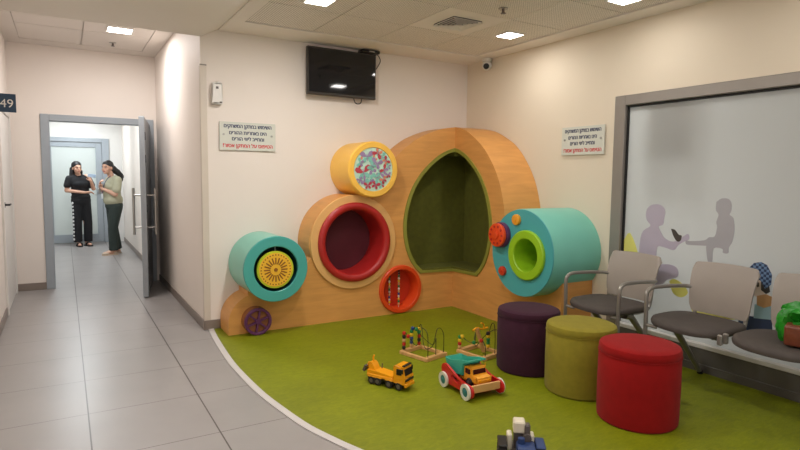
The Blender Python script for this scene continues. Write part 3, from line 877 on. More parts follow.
bf = [(-0.02, 0.0, .06, 0.5, 2, 3), (0.09, 0.12, .05, 0.3, 2, 2), (-0.12, 0.13, .04, 1.9, 4, 2), (0.0, 0.10, .045, 2.2, 2, 4), (0.075, -0.03, .045, 2.9, 3, 2), (-0.09, -0.105, .045, 1.2, 3, 2), (0.09, -0.14, .04, 1.5, 2, 1), (-0.155, 0.0, .035, .6, 1, 3), (0.16, 0.03, .035, 1.4, 2, 3), (-0.07, 0.115, .075, 0.1, 3, 2), (0.045, 0.155, .058, 2.6, 1, 4), (0.03, 0.055, .065, -0.3, 3, 3), (-0.105, -0.03, .085, 0.25, 1, 2), (0.115, 0.0, .05, 0.9, 1, 3), (0.04, -0.075, .06, 2.0, 2, 2), (0.02, -0.145, .05, -0.4, 1, 1), (-0.03, -0.10, .045, 0.8, 2, 3), (-0.06, -0.15, .045, 0.1, 1, 1), (0.13, 0.085, .045, -0.9, 1, 4), (-0.14, 0.06, .045, 1.3, 2, 3), (0.105, -0.095, .04, 0.5, 4, 1), (-0.02, 0.03, .05, 1.0, 2, 2), (0.155, -0.05, .035, .2, 3, 1), (-0.145, -0.1, .035, .4, 3, 3)]
for i_, b_ in enumerate(bf):
    butterfly(pc.x + b_[0], pc.z + b_[1], *b_[2:], lift=0.00025 * i_)
m.build('butterfly_print', ['mint', 'pr_red', 'pr_teal', 'pr_violet', 'pr_orange', 'maroon'], yd_)

# big teal drum on the right wall
xb = 3.340
tb = thing('play_drum', 'big teal drum with a lime ring and red dial on the right wall', 'play drum', (3.6, TB[0], TB[1]))
m = MB()
m.lathe([(TB[2] - 0.02, 0.0), (TB[2], 0.0), (TB[2], WX - xb - 0.02), (TB[2] - 0.012, WX - xb), (TB[2] - 0.02, WX - xb)], (WX - 0.002, TB[0], TB[1]), (-1, 0, 0), 72, closed=True)
m.build('drum_body', 'teal_light', tb)
MB().slab([circle(TB[0], TB[1], TB[2] - 0.006, 72), circle(TB[0] - 0.075, TB[1] - 0.01, 0.15, 56)], lambda a, b: (xb + 0.006, a, b), (-0.010, 0, 0)).build('drum_face', 'teal_face', tb)
lc = (xb - 0.002, TB[0] - 0.075, TB[1] - 0.01)
lr = MB().lathe([(0.212, -0.03), (0.212, 0.022), (0.204, 0.03), (0.146, 0.03), (0.138, 0.022), (0.135, -0.02), (0.135, -0.30), (0.15, -0.30), (0.15, -0.03)], lc, (-1, 0, 0), 56, closed=True).build('lime_ring', 'lime', tb)
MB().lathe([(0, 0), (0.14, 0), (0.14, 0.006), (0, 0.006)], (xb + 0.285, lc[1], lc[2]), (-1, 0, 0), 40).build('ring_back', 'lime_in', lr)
dc = Vector((xb - 0.002, TB[0] + 0.242, TB[1] + 0.135))
m = MB().cyl(dc, dc + Vector((-0.045, 0, 0)), 0.112, seg=32, bev=0.006)
dd = m.build('dial_base', 'purple', tb)
m = MB()
d2_ = dc + Vector((-0.047, 0.0, 0))
m.cyl(d2_, d2_ + Vector((-0.03, 0, 0)), 0.104, seg=32, bev=0.006)
m.mat(1)
for k in range(10):
    a = 2 * PI * k / 10
    p = d2_ + Vector((-0.03, math.cos(a) * 0.076, math.sin(a) * 0.076))
    m.cyl(p, p + Vector((-0.003, 0, 0)), 0.011, seg=10)
m.mat(0).cyl(d2_ + Vector((-0.03, 0, 0)), d2_ + Vector((-0.042, 0, 0)), 0.036, seg=20, bev=0.004)
m.build('rotary_dial', ['orange', 'red'], dd)
for (oy, oz, r, mt, nm) in ((0.055, 0.282, 0.047, 'toy_orange', 'knob'), (0.215, -0.185, 0.042, 'orange_in', 'knob')):
    p = Vector((xb - 0.002, TB[0] + oy, TB[1] + oz))
    m = MB().cyl(p, p + Vector((-0.03, 0, 0)), r, seg=24, bev=0.008).cyl(p + Vector((-0.03, 0, 0)), p + Vector((-0.036, 0, 0)), r * 0.35, seg=12)
    o = m.build(nm, mt, tb)
    o['label'] = 'orange knob' if mt == 'toy_orange' else 'red knob'

# ================================================================== WALL FITTINGS
# television
tv = thing('television', 'black flat television mounted high on the back wall', 'television', (2.33, 5.03, 2.13))
tx0, tx1, tz0, tz1 = 1.965, 2.69, 2.135, 2.575
tm = Matrix.Translation((2.33, 5.0, tz0)) @ Matrix.Rotation(R(0.75), 4, 'Z') @ Matrix.Rotation(R(0.2), 4, 'X') @ Matrix.Translation((-2.33, -5.0, -tz0))
m = MB(); m.X = tm
m.span((tx0, 4.99, tz0), (tx1, 5.03, tz1), bev=0.006); m.build('tv_frame', 'tvframe', tv)
m = MB(); m.X = tm
m.span((tx0 + 0.016, 4.985, tz0 + 0.026), (tx1 - 0.014, 4.992, tz1 - 0.016), bev=0.001); m.build('screen', 'screen', tv)
MB().span((2.18, 5.03, 2.22), (2.48, WY, 2.48), bev=0.004).build('wall_bracket', 'black', tv)
m = MB().tube(smooth_curve([(2.46, 5.03, 2.15), (2.47, 5.02, 2.10), (2.50, 5.02, 2.085), (2.54, 5.03, 2.10), (2.56, 5.05, 2.15)], 5), 0.005, 8)
m.build('cable', 'black', tv)
mb_ = thing('media_box', 'small black media box perched on top of the television', 'media box', (2.63, 5.02, 2.58))
MB().span((2.53, 4.97, 2.581), (2.72, 5.085, 2.608), bev=0.004).build('box_body', 'black', mb_)
MB().span((2.60, 4.968, 2.588), (2.66, 4.971, 2.60)).build('display', 'steel', mb_)
MB().tube(smooth_curve([(2.72, 5.04, 2.592), (2.76, 5.06, 2.57), (2.78, 5.075, 2.53), (2.74, 5.08, 2.46), (2.72, 5.085, 2.44)], 5), 0.004, 8).build('cable', 'black', mb_)

# dispenser on the wall
di = thing('air_freshener', 'white upright wall dispenser high on the back wall near the corridor corner', 'dispenser', (1.163, WY - 0.03, 1.985))
m = MB().slab([[(1.118 + a, b) for a, b in [(0.0, 1.995), (0.012, 1.985), (0.08, 1.985), (0.09, 1.995), (0.085, 2.16), (0.075, 2.175), (0.015, 2.175), (0.005, 2.16)]]], lambda a, b: (a, WY, b), (0, -0.055, 0))
bmesh.ops.bevel(m.bm, geom=[e for e in m.bm.edges], offset=0.004, segments=1, affect='EDGES')
m.build('housing', 'white', di)
MB().span((1.15, WY - 0.058, 2.115), (1.172, WY - 0.054, 2.135), bev=0.001).build('indicator', 'toy_grey', di)
MB().span((1.18, WY - 0.058, 1.995), (1.20, WY - 0.054, 2.008), bev=0.001).build('nozzle', 'toy_grey', di)

# security camera
ca = thing('security_camera', 'white dome security camera under the ceiling in the room corner', 'security camera', (3.840, 4.690, 2.5))
MB().cyl((3.840, 4.690, 2.585), (3.840, 4.690, 2.62), 0.05, seg=28, bev=0.004).build('mount', 'white', ca)
MB().sph((3.840, 4.690, 2.545), 0.05, 24).build('dome', 'white', ca)
MB().cyl((3.814, 4.664, 2.535), (3.794, 4.646, 2.528), 0.03, seg=20, bev=0.003).build('lens', 'black', ca)

GLY = {}
def glyph_raw(txt):
    cu = bpy.data.curves.new('t', 'FONT'); cu.body = txt; cu.size = 1.0; cu.resolution_u = 3
    o = bpy.data.objects.new('t', cu); COL.objects.link(o)
    dg = bpy.context.evaluated_depsgraph_get(); dg.update()
    me = bpy.data.meshes.new_from_object(o.evaluated_get(dg))
    out = ([(v.co.x, v.co.y) for v in me.vertices], [tuple(p.vertices) for p in me.polygons])
    bpy.data.objects.remove(o); bpy.data.curves.remove(cu); bpy.data.meshes.remove(me)
    return out
def span_x(txt):
    xs_ = [p[0] for p in glyph_raw(txt)[0]]
    return max(xs_) - min(xs_)
# the letter tav is drawn with two overlapping strokes: fill each stroke by itself
TAV = [[(.497, 0), (.497, .385), (.484, .45), (.466, .482), (.43, .503), (.38, .509), (.039, .509), (.039, .592), (.386, .592), (.47, .582), (.538, .547), (.575, .49), (.587, .403), (.587, 0)],
       [(.035, 0), (.035, .083), (.081, .083), (.122, .106), (.136, .175), (.136, .548), (.226, .548), (.226, .18), (.217, .10), (.191, .045), (.145, .012), (.076, 0)]]
def glyph(ch):
    if ch not in GLY:
        adv = span_x('|' + ch + '|') - span_x('||')
        if ch == 'ת':
            vs = []; fs = []
            for lp in TAV:
                m = MB().slab([lp], lambda a, b: (a, b, 0), (0, 0, 0.1))
                fl = [f for f in m.bm.faces if all(abs(v.co.z) < 1e-6 for v in f.verts)]
                for f in fl:
                    k = len(vs); vs += [(v.co.x, v.co.y) for v in f.verts]; fs.append(tuple(range(k, k + len(f.verts))))
                m.bm.free()
        elif ch == ' ':
            vs, fs = [], []
        else:
            vs, fs = glyph_raw(ch)
        GLY[ch] = (vs, fs, adv)
    return GLY[ch]
def text_mesh(txt, size, f):
    x = 0.0; V = []; F = []
    for ch in txt:
        vs, fs, adv = glyph(ch)
        k = len(V)
        V += [f((a + x) * size, b * size) for a, b in vs]; F += [tuple(q + k for q in t) for t in fs]
        x += adv
    return V, F
def plaque(name_lab, org, ux, nrm, W, H):
    """acrylic sign: org = lower-left corner on the wall, ux = reading direction, nrm = out of the wall"""
    org, ux, nrm = Vector(org), Vector(ux), Vector(nrm)
    root = thing('wall_sign', name_lab, 'sign', org + ux * W / 2)
    def P(a, b, d=0.0): return org + ux * a + Vector((0, 0, b)) + nrm * d
    m = MB().slab([[(0, 0), (W, 0), (W, H), (0, H)]], lambda a, b: P(a, b, 0.012), nrm * 0.006)
    m.build('acrylic_plate', 'plaque', root)
    lines = [('השימוש במתקן המשחקים', .795, 'ink', .92), ('הינו באחריות ההורים', .56, 'ink', .72), ('ומחייב ליווי הורים', .345, 'ink', .62), ('הטיפוס על המתקן אסור!', .10, 'ink_red', .96)]
    for i, (t, v, mt, wf) in enumerate(lines):
        rev = t[::-1]
        vs, fs = text_mesh(rev, 0.046, lambda x, y: (x, y))
        xs_ = [p[0] for p in vs]; wid = max(xs_) - min(xs_); mid = (max(xs_) + min(xs_)) / 2
        k = W * wf * 0.92 / wid
        m = MB()
        for q, (ox, oy) in enumerate(((0, 0), (-0.0018, 0), (0.0018, 0), (0, 0.0014))):
            m._add([P(W / 2 + (x - mid) * k + ox, H * v + y + oy, 0.0186 + q * 0.0002) for x, y in vs], fs)
        m.build('lettering', mt, root, fix=False)
    for a in (0.035, W - 0.035):
        m = MB().cyl(P(a, H * .55, 0), P(a, H * .55, 0.024), 0.009, seg=14)
        m.build('standoff', 'steel', root)
    return root
plaque('lettered acrylic sign on the back wall beside the corridor corner', (1.183, WY, 1.597), (1, 0, 0), (0, -1, 0), 0.502, 0.247)
plaque('lettered acrylic sign on the right wall above the big teal drum', (WX, 3.652, 1.587), (0, -1, 0), (-1, 0, 0), 0.467, 0.245)

# room number flag sign
fs_ = thing('room_sign', 'navy flag sign reading 49 on the left corridor wall', 'sign', (LX, 5.9, 1.96))
MB().span((LX, 5.895, 1.89), (-0.33, 5.907, 2.045), bev=0.002).build('sign_plate', 'navy', fs_)
vs, fs = text_mesh('49', 0.10, lambda x, y: (x, y))
m = MB(); m._add([(-0.446 + x, 5.8935, 1.93 + y) for x, y in vs], fs)
m.build('numerals', 'white', fs_, fix=False)

# ceiling lamps
def lamp_panel(x, y, z, s, lab, grp=None):
    t = thing('ceiling_light', lab, 'ceiling light', (x, y, z), 0, grp)
    MB().ring((x, y, z), (0, 0, -1), s * 0.5 * 1.414, s * 0.44 * 1.414, -0.004, 0.008, 4, 0.001)
    m = MB(); h = s / 2
    for a, b in (((-h, -h), (h, -h + .015)), ((-h, h - .015), (h, h)), ((-h, -h + .015), (-h + .015, h - .015)), ((h - .015, -h + .015), (h, h - .015))):
        m.span((x + a[0], y + a[1], z - 0.008), (x + b[0], y + b[1], z + 0.002))
    m.build('frame', 'white', t)
    MB().span((x - h + .015, y - h + .015, z - 0.006), (x + h - .015, y + h - .015, z)).build('diffuser', 'lamp', t)
    return t
labs = ['square lit ceiling panel in the tile nearest the room corner camera', 'square lit ceiling panel above the television side of the room', 'square lit ceiling panel at the top edge above the frosted window']
for i, (x, y) in enumerate(ROOM_LIGHTS):
    lamp_panel(x, y, 2.631, 0.20, labs[i] if i < 3 else 'square lit ceiling panel over the waiting area behind the viewpoint', None if i < 3 else 'ceiling panels behind the viewpoint')
lamp_panel(0.545, 6.55, 2.844, 0.25, 'square lit ceiling panel in the corridor before the doorway')
lamp_panel(0.25, 3.2, 2.545, 0.24, 'square lit ceiling panel in the low hall ceiling', 'hall ceiling panels')
lamp_panel(0.25, 0.6, 2.545, 0.24, 'square lit ceiling panel in the low hall ceiling', 'hall ceiling panels')
lamp_panel(0.1, 9.6, 2.6, 0.3, 'lit ceiling panel in the lobby beyond the doorway', 'lobby ceiling panels')
lamp_panel(0.2, 11.8, 2.6, 0.3, 'lit ceiling panel in the lobby beyond the doorway', 'lobby ceiling panels')

# vent with stepped louvres
vx, vy = 2.797, 3.80
vt = thing('ceiling_vent', 'square louvred air vent in a plain ceiling tile', 'vent', (vx, vy, 2.63))
m = MB()
for k, s in enumerate((0.29, 0.235, 0.18, 0.125, 0.07)):
    h = s / 2; z1 = 2.632 - 0.014 - k * 0.003
    for q in range(4):
        m.X = Matrix.Translation((vx, vy, 0)) @ Matrix.Rotation(q * PI / 2, 4, 'Z')
        m._add([(-h, -h, z1), (h, -h, z1), (h - 0.013, -h + 0.013, z1 + 0.014), (-h + 0.013, -h + 0.013, z1 + 0.014), (-h, -h, z1 - 0.003), (h, -h, z1 - 0.003), (h - 0.013, -h + 0.013, z1 + .011), (-h + 0.013, -h + 0.013, z1 + .011)], [(0, 1, 2, 3), (7, 6, 5, 4), (0, 4, 5, 1), (3, 2, 6, 7), (0, 3, 7, 4), (1, 5, 6, 2)])
m.X = Matrix.Identity(4)
m.build('louvres', 'ceil', vt)
MB().span((vx - .14, vy - .14, 2.6285), (vx + .14, vy + .14, 2.6315)).build('duct_plate', 'black', vt)

def sprinkler(x, y, z, lab):
    t = thing('sprinkler', lab, 'sprinkler', (x, y, z))
    MB().cyl((x, y, z - 0.006), (x, y, z + 0.001), 0.036, seg=24).build('rosette', 'steel', t)
    m = MB().cyl((x, y, z - 0.035), (x, y, z - 0.006), 0.011, seg=12).cyl((x, y, z - 0.038), (x, y, z - 0.035), 0.02, seg=16)
    m.build('nozzle', 'toy_grey', t)
sprinkler(2.845, 3.30, 2.632, 'small metal sprinkler head in a perforated ceiling tile')
sprinkler(0.525, 7.22, 2.843, 'small sprinkler head in the corridor ceiling')

# ================================================================== POUFS
def pouf(x, y, mt, lab):
    t = thing('pouf', lab, 'pouf', (x, y, 0.004), 0, 'velour poufs in a row')
    r = 0.221; h = 0.445
    m = MB()
    m.lathe([(0, 0), (r - 0.012, 0), (r - 0.002, 0.012), (r, 0.04), (r + 0.0015, h * .5), (r, h - 0.062), (r - 0.004, h - 0.055), (0, h - 0.055)], seg=56)
    m.build('side', mt, t, local=True)
    m = MB()
    m.lathe([(0, h - 0.054), (r - 0.004, h - 0.054), (r, h - 0.048), (r, h - 0.024), (r - 0.006, h - 0.009), (r - 0.022, h - 0.001), (r - 0.06, h + 0.002), (0, h + 0.004)], seg=56)
    m.build('seat_top', mt, t, local=True)
    m = MB()
    pts = [((r + 0.001) * math.cos(2 * PI * k / 56), (r + 0.001) * math.sin(2 * PI * k / 56), h - 0.0545) for k in range(56)]
    m.tube(pts, 0.0028, 6, close=True)
    m.build('seam', mt, t, local=True)
pouf(2.851, 2.943, 'pouf_purple', 'dark aubergine round pouf, farthest of the three')
pouf(2.856, 2.466, 'pouf_olive', 'olive yellow round pouf, middle of the three')
pouf(2.796, 1.990, 'pouf_red', 'bright red round pouf, nearest of the three')

# ================================================================== CHAIRS
def chair(yc, lab, arms=(True, True), legs=(True, True), clips=False, xc=3.43):
    """local frame: faces -y, width along x; turned so that it faces the room"""
    t = thing('waiting_chair', lab, 'chair', (xc, yc, 0.0), -PI / 2, 'waiting chairs along the frosted window')
    W = 0.235
    def seatf(u, v):
        a = 2 * PI * u
        ca, sa = math.cos(a), math.sin(a)
        n = 3.4
        x = 0.254 * math.copysign(abs(ca) ** (2 / n), ca); y = 0.225 * math.copysign(abs(sa) ** (2 / n), sa)
        if y < 0: y *= 1.0 - 0.10 * (x / 0.254) ** 2
        prof = [(0.0, 0.446), (0.90, 0.432), (0.985, 0.440), (1.0, 0.457), (0.97, 0.474), (0.88, 0.481), (0.5, 0.478), (0.0, 0.476)]
        f, z = prof[round(v * 7)]
        return (x * f, y * f, z - 0.018 * max(0, -y * f / 0.225) ** 3)
    MB().grid(seatf, 40, 8, cu=True).build('seat', 'seat', t, local=True, smooth=60)
    # backrest shell: curved in plan, tilted, rounded corners
    def backp(u, v, d):
        x = (u * 2 - 1) * 0.220 * (1.0 - 0.10 * (1 - v)); z = 0.480 + v * 0.333 + 0.012 * math.cos((u * 2 - 1) * 1.5) * (v - .3)
        y = 0.225 + v * 0.06 + 0.03 * math.cos((u * 2 - 1) * 1.4) - 0.018 * math.sin(v * PI) + d
        ed = abs(u * 2 - 1)
        if ed > 0.86:
            q = (ed - 0.86) / 0.14
            k = 1 - math.sqrt(max(0, 1 - q * q))
            z += (-0.042 * k if v > 0.5 else 0.042 * k) * abs(v * 2 - 1) ** 3
        return (x, y, z)
    nu, nv = 29, 15
    m = MB()
    fr = [backp(i / (nu - 1), j / (nv - 1), 0.0) for i in range(nu) for j in range(nv)]
    bk = [backp(i / (nu - 1), j / (nv - 1), 0.012) for i in range(nu) for j in range(nv)]
    fs = []
    n = len(fr)
    for i in range(nu - 1):
        for j in range(nv - 1):
            a, b, c, d = i * nv + j, (i + 1) * nv + j, (i + 1) * nv + j + 1, i * nv + j + 1
            fs += [(a, b, c, d), (d + n, c + n, b + n, a + n)]
    for i in range(nu - 1):
        for j in (0, nv - 1):
            a, b = i * nv + j, (i + 1) * nv + j
            fs.append((a, b, b + n, a + n))
    for j in range(nv - 1):
        for i in (0, nu - 1):
            a, b = i * nv + j, i * nv + j + 1
            fs.append((a, b, b + n, a + n))
    m._add(fr + bk, fs)
    m.build('backrest', 'shell', t, local=True, smooth=50)
    # back posts and seat frame
    m = MB()
    for sx in (-1, 1):
        m.tube(smooth_curve([(sx * 0.165, -0.10, 0.415), (sx * 0.165, 0.15, 0.412), (sx * 0.168, 0.235, 0.43), (sx * 0.170, 0.262, 0.50), (sx * 0.168, 0.278, 0.62)], 5), 0.0125, 10)
    m.cyl((-0.165, -0.08, 0.412), (0.165, -0.08, 0.412), 0.011, seg=10).cyl((-0.165, 0.14, 0.412), (0.165, 0.14, 0.412), 0.011, seg=10)
    m.build('back_frame', 'chair_metal', t, local=True)
    m = MB().span((-0.19, -0.03, 0.385), (0.19, 0.03, 0.425), bev=0.004)
    m.build('under_beam', 'black', t, local=True)
    for i, sx in enumerate((-1, 1)):
        if arms[i]:
            m = MB()
            path = smooth_curve([(sx * 0.236, -0.185, 0.42), (sx * 0.238, -0.185, 0.52), (sx * 0.240, -0.185, 0.61), (sx * 0.240, -0.165, 0.645), (sx * 0.240, -0.11, 0.660), (sx * 0.240, 0.04, 0.656), (sx * 0.238, 0.15, 0.648), (sx * 0.225, 0.225, 0.643), (sx * 0.19, 0.262, 0.638)], 5)
            m.tube(path, 0.0135, 10)
            m.build('armrest', 'chair_metal', t, local=True)
        if legs[i]:
            m = MB().cyl((sx * 0.236, -0.185, 0.006), (sx * 0.236, -0.185, 0.43), 0.0125, 0.0135, seg=12)
            m.cyl((sx * 0.165, -0.17, 0.412), (sx * 0.236, -0.185, 0.418), 0.011, seg=10)
            lg = m.build('leg', 'chair_metal', t, local=True)
            MB().cyl((sx * 0.236, -0.185, 0.0045), (sx * 0.236, -0.185, 0.02), 0.017, seg=12).build('foot_cap', 'black', lg if False else t, local=True)
            m = MB().tube([(sx * 0.18, -0.04, 0.412), (sx * 0.18, 0.03, 0.395), (sx * 0.18, 0.15, 0.27), (sx * 0.18, 0.372, 0.022)], [0.024, 0.024, 0.021, 0.015], 10)
            m.build('leg', 'chair_metal', t, local=True)
            MB().cyl((sx * 0.18, 0.379, 0.0045), (sx * 0.18, 0.377, 0.024), 0.02, seg=12).build('foot_cap', 'black', t, local=True)
    if clips:
        for dy in (-0.06, 0.0):
            m = MB().span((0.238, -0.13 + dy, 0.405), (0.268, -0.105 + dy, 0.468), bev=0.006)
            m.build('linking_bracket', 'chair_metal', t, local=True)
    return t
chair(2.725, 'grey armchair with dark seat beside the big teal drum, standing alone')
chair(2.07, 'grey chair with dark seat and one left armrest, in the middle behind the red pouf', arms=(True, False), legs=(True, False), clips=True, xc=3.475)
chair(1.54, 'grey chair with dark seat holding the green plastic bag at the right edge', arms=(False, True), legs=(False, True), xc=3.475)

# green plastic bag with reddish print
bg = thing('plastic_bag', 'crumpled green plastic bag with reddish contents lying on the rightmost chair', 'bag', (3.47, 1.50, 0.482))
def blob(c, r, seed, amp, nu=28, nv=16):
    rr = random.Random(seed); ph = [(rr.uniform(0, 6), rr.uniform(1, 4), rr.uniform(1, 4)) for _ in range(7)]
    def f(u, v):
        a = 2 * PI * u; b = PI * v
        n = Vector((math.sin(b) * math.cos(a), math.sin(b) * math.sin(a), -math.cos(b)))
        k = 1 + amp * sum(math.sin(p[0] + p[1] * 2 * n.x * 2 + p[2] * 2 * n.z + p[1] * n.y * 3) for p in ph) / 3
        p = Vector((n.x * r[0] * k, n.y * r[1] * k, n.z * r[2] * k))
        return (c[0] + p.x, c[1] + p.y, max(0.484, c[2] + p.z))
    return f
MB().grid(blob((3.47, 1.505, 0.575), (0.09, 0.085, 0.115), 3, 0.2), 32, 18, cu=True).build('bag_body', 'bag', bg, smooth=50)
m = MB()
m.grid(blob((3.50, 1.455, 0.655), (0.10, 0.12, 0.06), 9, 0.2), 28, 12, cu=True)
m.build('bag_mouth', 'bag', bg, smooth=50)
MB().box((3.39, 1.435, 0.546), (0.08, 0.15, 0.115), rot=(0, R(-8), R(14)), bev=0.012, seg=2).build('bag_contents', 'bag_dark', bg, smooth=50)

# ================================================================== TOYS
GZ = 0.004
def wheel(m, c, ax, r, w, mi=(0, 1), hub=0.55, seg=24):
    c = Vector(c); ax = Vector(ax).normalized()
    m.mat(mi[0]).lathe([(0, -w / 2), (r - 0.15 * r, -w / 2), (r, -w / 2 + 0.15 * r), (r, w / 2 - 0.15 * r), (r - 0.15 * r, w / 2), (0, w / 2)], c, ax, seg)
    m.mat(mi[1]).lathe([(0, -w / 2 - 0.003), (r * hub, -w / 2 - 0.003), (r * hub, w / 2 + 0.003), (0, w / 2 + 0.003)], c, ax, seg)
    return m

# yellow lorry: local +x = forward
tk = thing('toy_truck', 'yellow toy lorry with a cab and rear crane arm on the green floor', 'toy truck', (1.805, 3.125, GZ), R(-63))
def lb(): return MB()
TW = 0.105
lb().span((-0.15, -0.045, 0.032), (0.145, 0.045, 0.052), bev=0.004).build('chassis', 'black', tk, local=True)
m = lb()
m.slab([[(0.055, 0.045), (0.147, 0.040), (0.150, 0.085), (0.145, 0.098), (0.132, 0.150), (0.120, 0.162), (0.072, 0.165), (0.057, 0.155)]], lambda a, b: (a, -TW / 2, b), (0, TW, 0))
bmesh.ops.bevel(m.bm, geom=[e for e in m.bm.edges if e.calc_length() > 0.02], offset=0.004, segments=2, affect='EDGES')
cab = m.build('cab', 'toy_yellow', tk, local=True)
m = lb()
m._add([(0.1455, -0.042, 0.102), (0.1455, 0.042, 0.102), (0.1355, 0.042, 0.143), (0.1355, -0.042, 0.143)], [(0, 1, 2, 3)])
m._add([(0.1475, -0.042, 0.102), (0.1475, 0.042, 0.102), (0.1375, 0.042, 0.143), (0.1375, -0.042, 0.143)], [(0, 1, 2, 3)])
m.build('windscreen', 'black', cab, local=False) if False else None
m = lb(); m.box((0.1405, 0, 0.1225), (0.006, 0.088, 0.042), rot=(0, R(-14), 0), bev=0.002)
m.build('windscreen', 'black', tk, local=True)
for sy in (-1, 1):
    lb().span((0.082, sy * TW / 2 - 0.002, 0.103), (0.122, sy * TW / 2 + 0.002, 0.143), bev=0.003).build('side_window', 'black', tk, local=True)
    lb().span((0.125, sy * 0.060 - 0.006, 0.118), (0.137, sy * 0.060 + 0.006, 0.148), bev=0.003).build('mirror', 'black', tk, local=True)
lb().span((0.146, -0.048, 0.064), (0.154, 0.048, 0.082), bev=0.003).build('grille', 'black', tk, local=True)
lb().span((0.140, -0.053, 0.028), (0.158, 0.053, 0.052), bev=0.004).build('bumper', 'toy_yellow', tk, local=True)
lb().span((0.118, -0.045, 0.160), (0.140, 0.045, 0.168), bev=0.003).build('sun_visor', 'black', tk, local=True)
m = lb().span((-0.155, -0.05, 0.052), (0.05, 0.05, 0.068), bev=0.004)
m.slab([[(-0.155, 0.066), (0.045, 0.066), (0.045, 0.078), (-0.01, 0.084), (-0.09, 0.092), (-0.155, 0.09)]], lambda a, b: (a, -0.043, b), (0, 0.086, 0))
m.build('loading_bed', 'toy_yellow', tk, local=True)
m = lb()
m.slab([[(-0.15, 0.088), (-0.098, 0.088), (-0.118, 0.128), (-0.132, 0.140), (-0.150, 0.138)]], lambda a, b: (a, -0.03, b), (0, 0.06, 0))
cr = m.build('crane_tower', 'toy_yellow', tk, local=True)
m = lb().tube([(-0.13, 0.0, 0.13), (-0.135, 0.0, 0.168), (-0.128, 0.0, 0.182)], 0.006, 8).tube([(-0.145, 0.012, 0.125), (-0.178, 0.012, 0.118), (-0.190, 0.012, 0.088)], 0.008, 8)
m.build('crane_arm', 'toy_yellow', tk, local=True)
m = lb().slab([[(-0.182, 0.10), (-0.196, 0.105), (-0.212, 0.068), (-0.196, 0.062)]], lambda a, b: (a, -0.02, b), (0, 0.05, 0))
m.build('grab_bucket', 'toy_grey', tk, local=True)
m = lb().tube([(-0.085, 0.03, 0.085), (-0.083, 0.032, 0.125)], 0.004, 8)
m.build('lever', 'toy_grey', tk, local=True)
for x in (-0.115, -0.066, 0.022, 0.098):
    for sy in (-1, 1):
        m = lb(); wheel(m, (x, sy * 0.044, 0.027), (0, 1, 0), 0.027, 0.02, hub=0.5)
        m.build('wheel', ['tyre', 'toy_grey'], tk, local=True)
    lb().span((x - 0.03, -0.052, 0.048), (x + 0.03, 0.052, 0.056), bev=0.002).build('mudguard', 'toy_yellow', tk, local=True)

# red wooden wagon: local +x = forward
CA = R(-93)
ct = thing('toy_wagon', 'red toy wagon with white tyred teal wheels carrying the dump truck', 'toy wagon', (2.228, 2.80, GZ), CA)
for sy in (-1, 1):
    y0 = sy * 0.116
    side = smooth_curve([(-0.165, 0.085), (-0.172, 0.125), (-0.150, 0.150), (-0.11, 0.152), (-0.05, 0.132), (0.03, 0.105), (0.10, 0.095), (0.155, 0.094), (0.184, 0.070), (0.182, 0.035), (0.155, 0.014), (0.11, 0.018), (0.06, 0.034), (-0.10, 0.034), (-0.15, 0.05), (-0.165, 0.085)], 4)[:-1]
    slot = smooth_curve([(-0.055, 0.098), (-0.02, 0.105), (0.05, 0.082), (0.055, 0.070), (0.02, 0.068), (-0.045, 0.084), (-0.055, 0.098)], 3)[:-1]
    m = MB().slab([side, slot], lambda a, b: (a, y0 - 0.007, b), (0, 0.014, 0))
    m.build('side_panel', 'toy_red', ct, local=True)
MB().span((-0.15, -0.109, 0.040), (0.15, 0.109, 0.052)).build('floor_board', 'toy_red', ct, local=True)
MB().span((0.146, -0.109, 0.045), (0.160, 0.109, 0.094), bev=0.003).build('front_board', 'toy_wood', ct, local=True)
MB().span((-0.160, -0.109, 0.045), (-0.146, 0.109, 0.12), bev=0.003).build('rear_board', 'toy_wood', ct, local=True)
for x in (-0.128, 0.126):
    for sy in (-1, 1):
        m = MB(); r = 0.050
        c = Vector((x, sy * 0.131, r)); 
        m.ring((c.x, c.y - 0.009, c.z), (0, 1, 0), r, r * 0.58, 0, 0.018, 32, 0.005)
        wl = m.build('wheel', 'b_white', ct, local=True)
        m = MB().cyl((c.x, c.y - 0.007, c.z), (c.x, c.y + 0.007, c.z), r * 0.59, seg=24, bev=0.002)
        m.cyl((c.x, c.y - 0.011, c.z), (c.x, c.y + 0.011, c.z), 0.009, seg=12)
        m.build('wheel_disc', 'disc_teal', ct, local=True)
    MB().cyl((x, -0.137, 0.052), (x, 0.137, 0.052), 0.006, seg=10).build('axle', 'steel', ct, local=True)

# dump truck riding on the wagon
dp = thing('toy_dump_truck', 'toy dump truck with raised teal tipper and orange cab riding in the red wagon', 'toy truck', (2.228, 2.808, GZ + 0.053), CA + R(4))
MB().span((-0.12, -0.05, 0.018), (0.13, 0.05, 0.036), bev=0.004).build('chassis', 'toy_orange', dp, local=True)
m = MB()
m.slab([[(0.0, 0.03), (0.135, 0.03), (0.138, 0.058), (0.128, 0.070), (0.085, 0.074), (0.078, 0.112), (0.068, 0.120), (0.012, 0.120), (0.0, 0.112)]], lambda a, b: (a, -0.06, b), (0, 0.12, 0))
bmesh.ops.bevel(m.bm, geom=[e for e in m.bm.edges if e.calc_length() > 0.02], offset=0.006, segments=2, affect='EDGES')
m.build('cab', 'toy_orange', dp, local=True)
m = MB().box((0.083, 0, 0.093), (0.006, 0.10, 0.032), rot=(0, R(-10), 0), bev=0.002)
m.build('windscreen', 'dark_window', dp, local=True)
for sy in (-1, 1):
    MB().span((0.018, sy * 0.0605 - 0.002, 0.076), (0.066, sy * 0.0605 + 0.002, 0.108), bev=0.004).build('side_window', 'dark_window', dp, local=True)
    MB().cyl((0.134, sy * 0.036, 0.05), (0.141, sy * 0.036, 0.05), 0.009, seg=14).build('headlight', 'toy_yellow', dp, local=True)
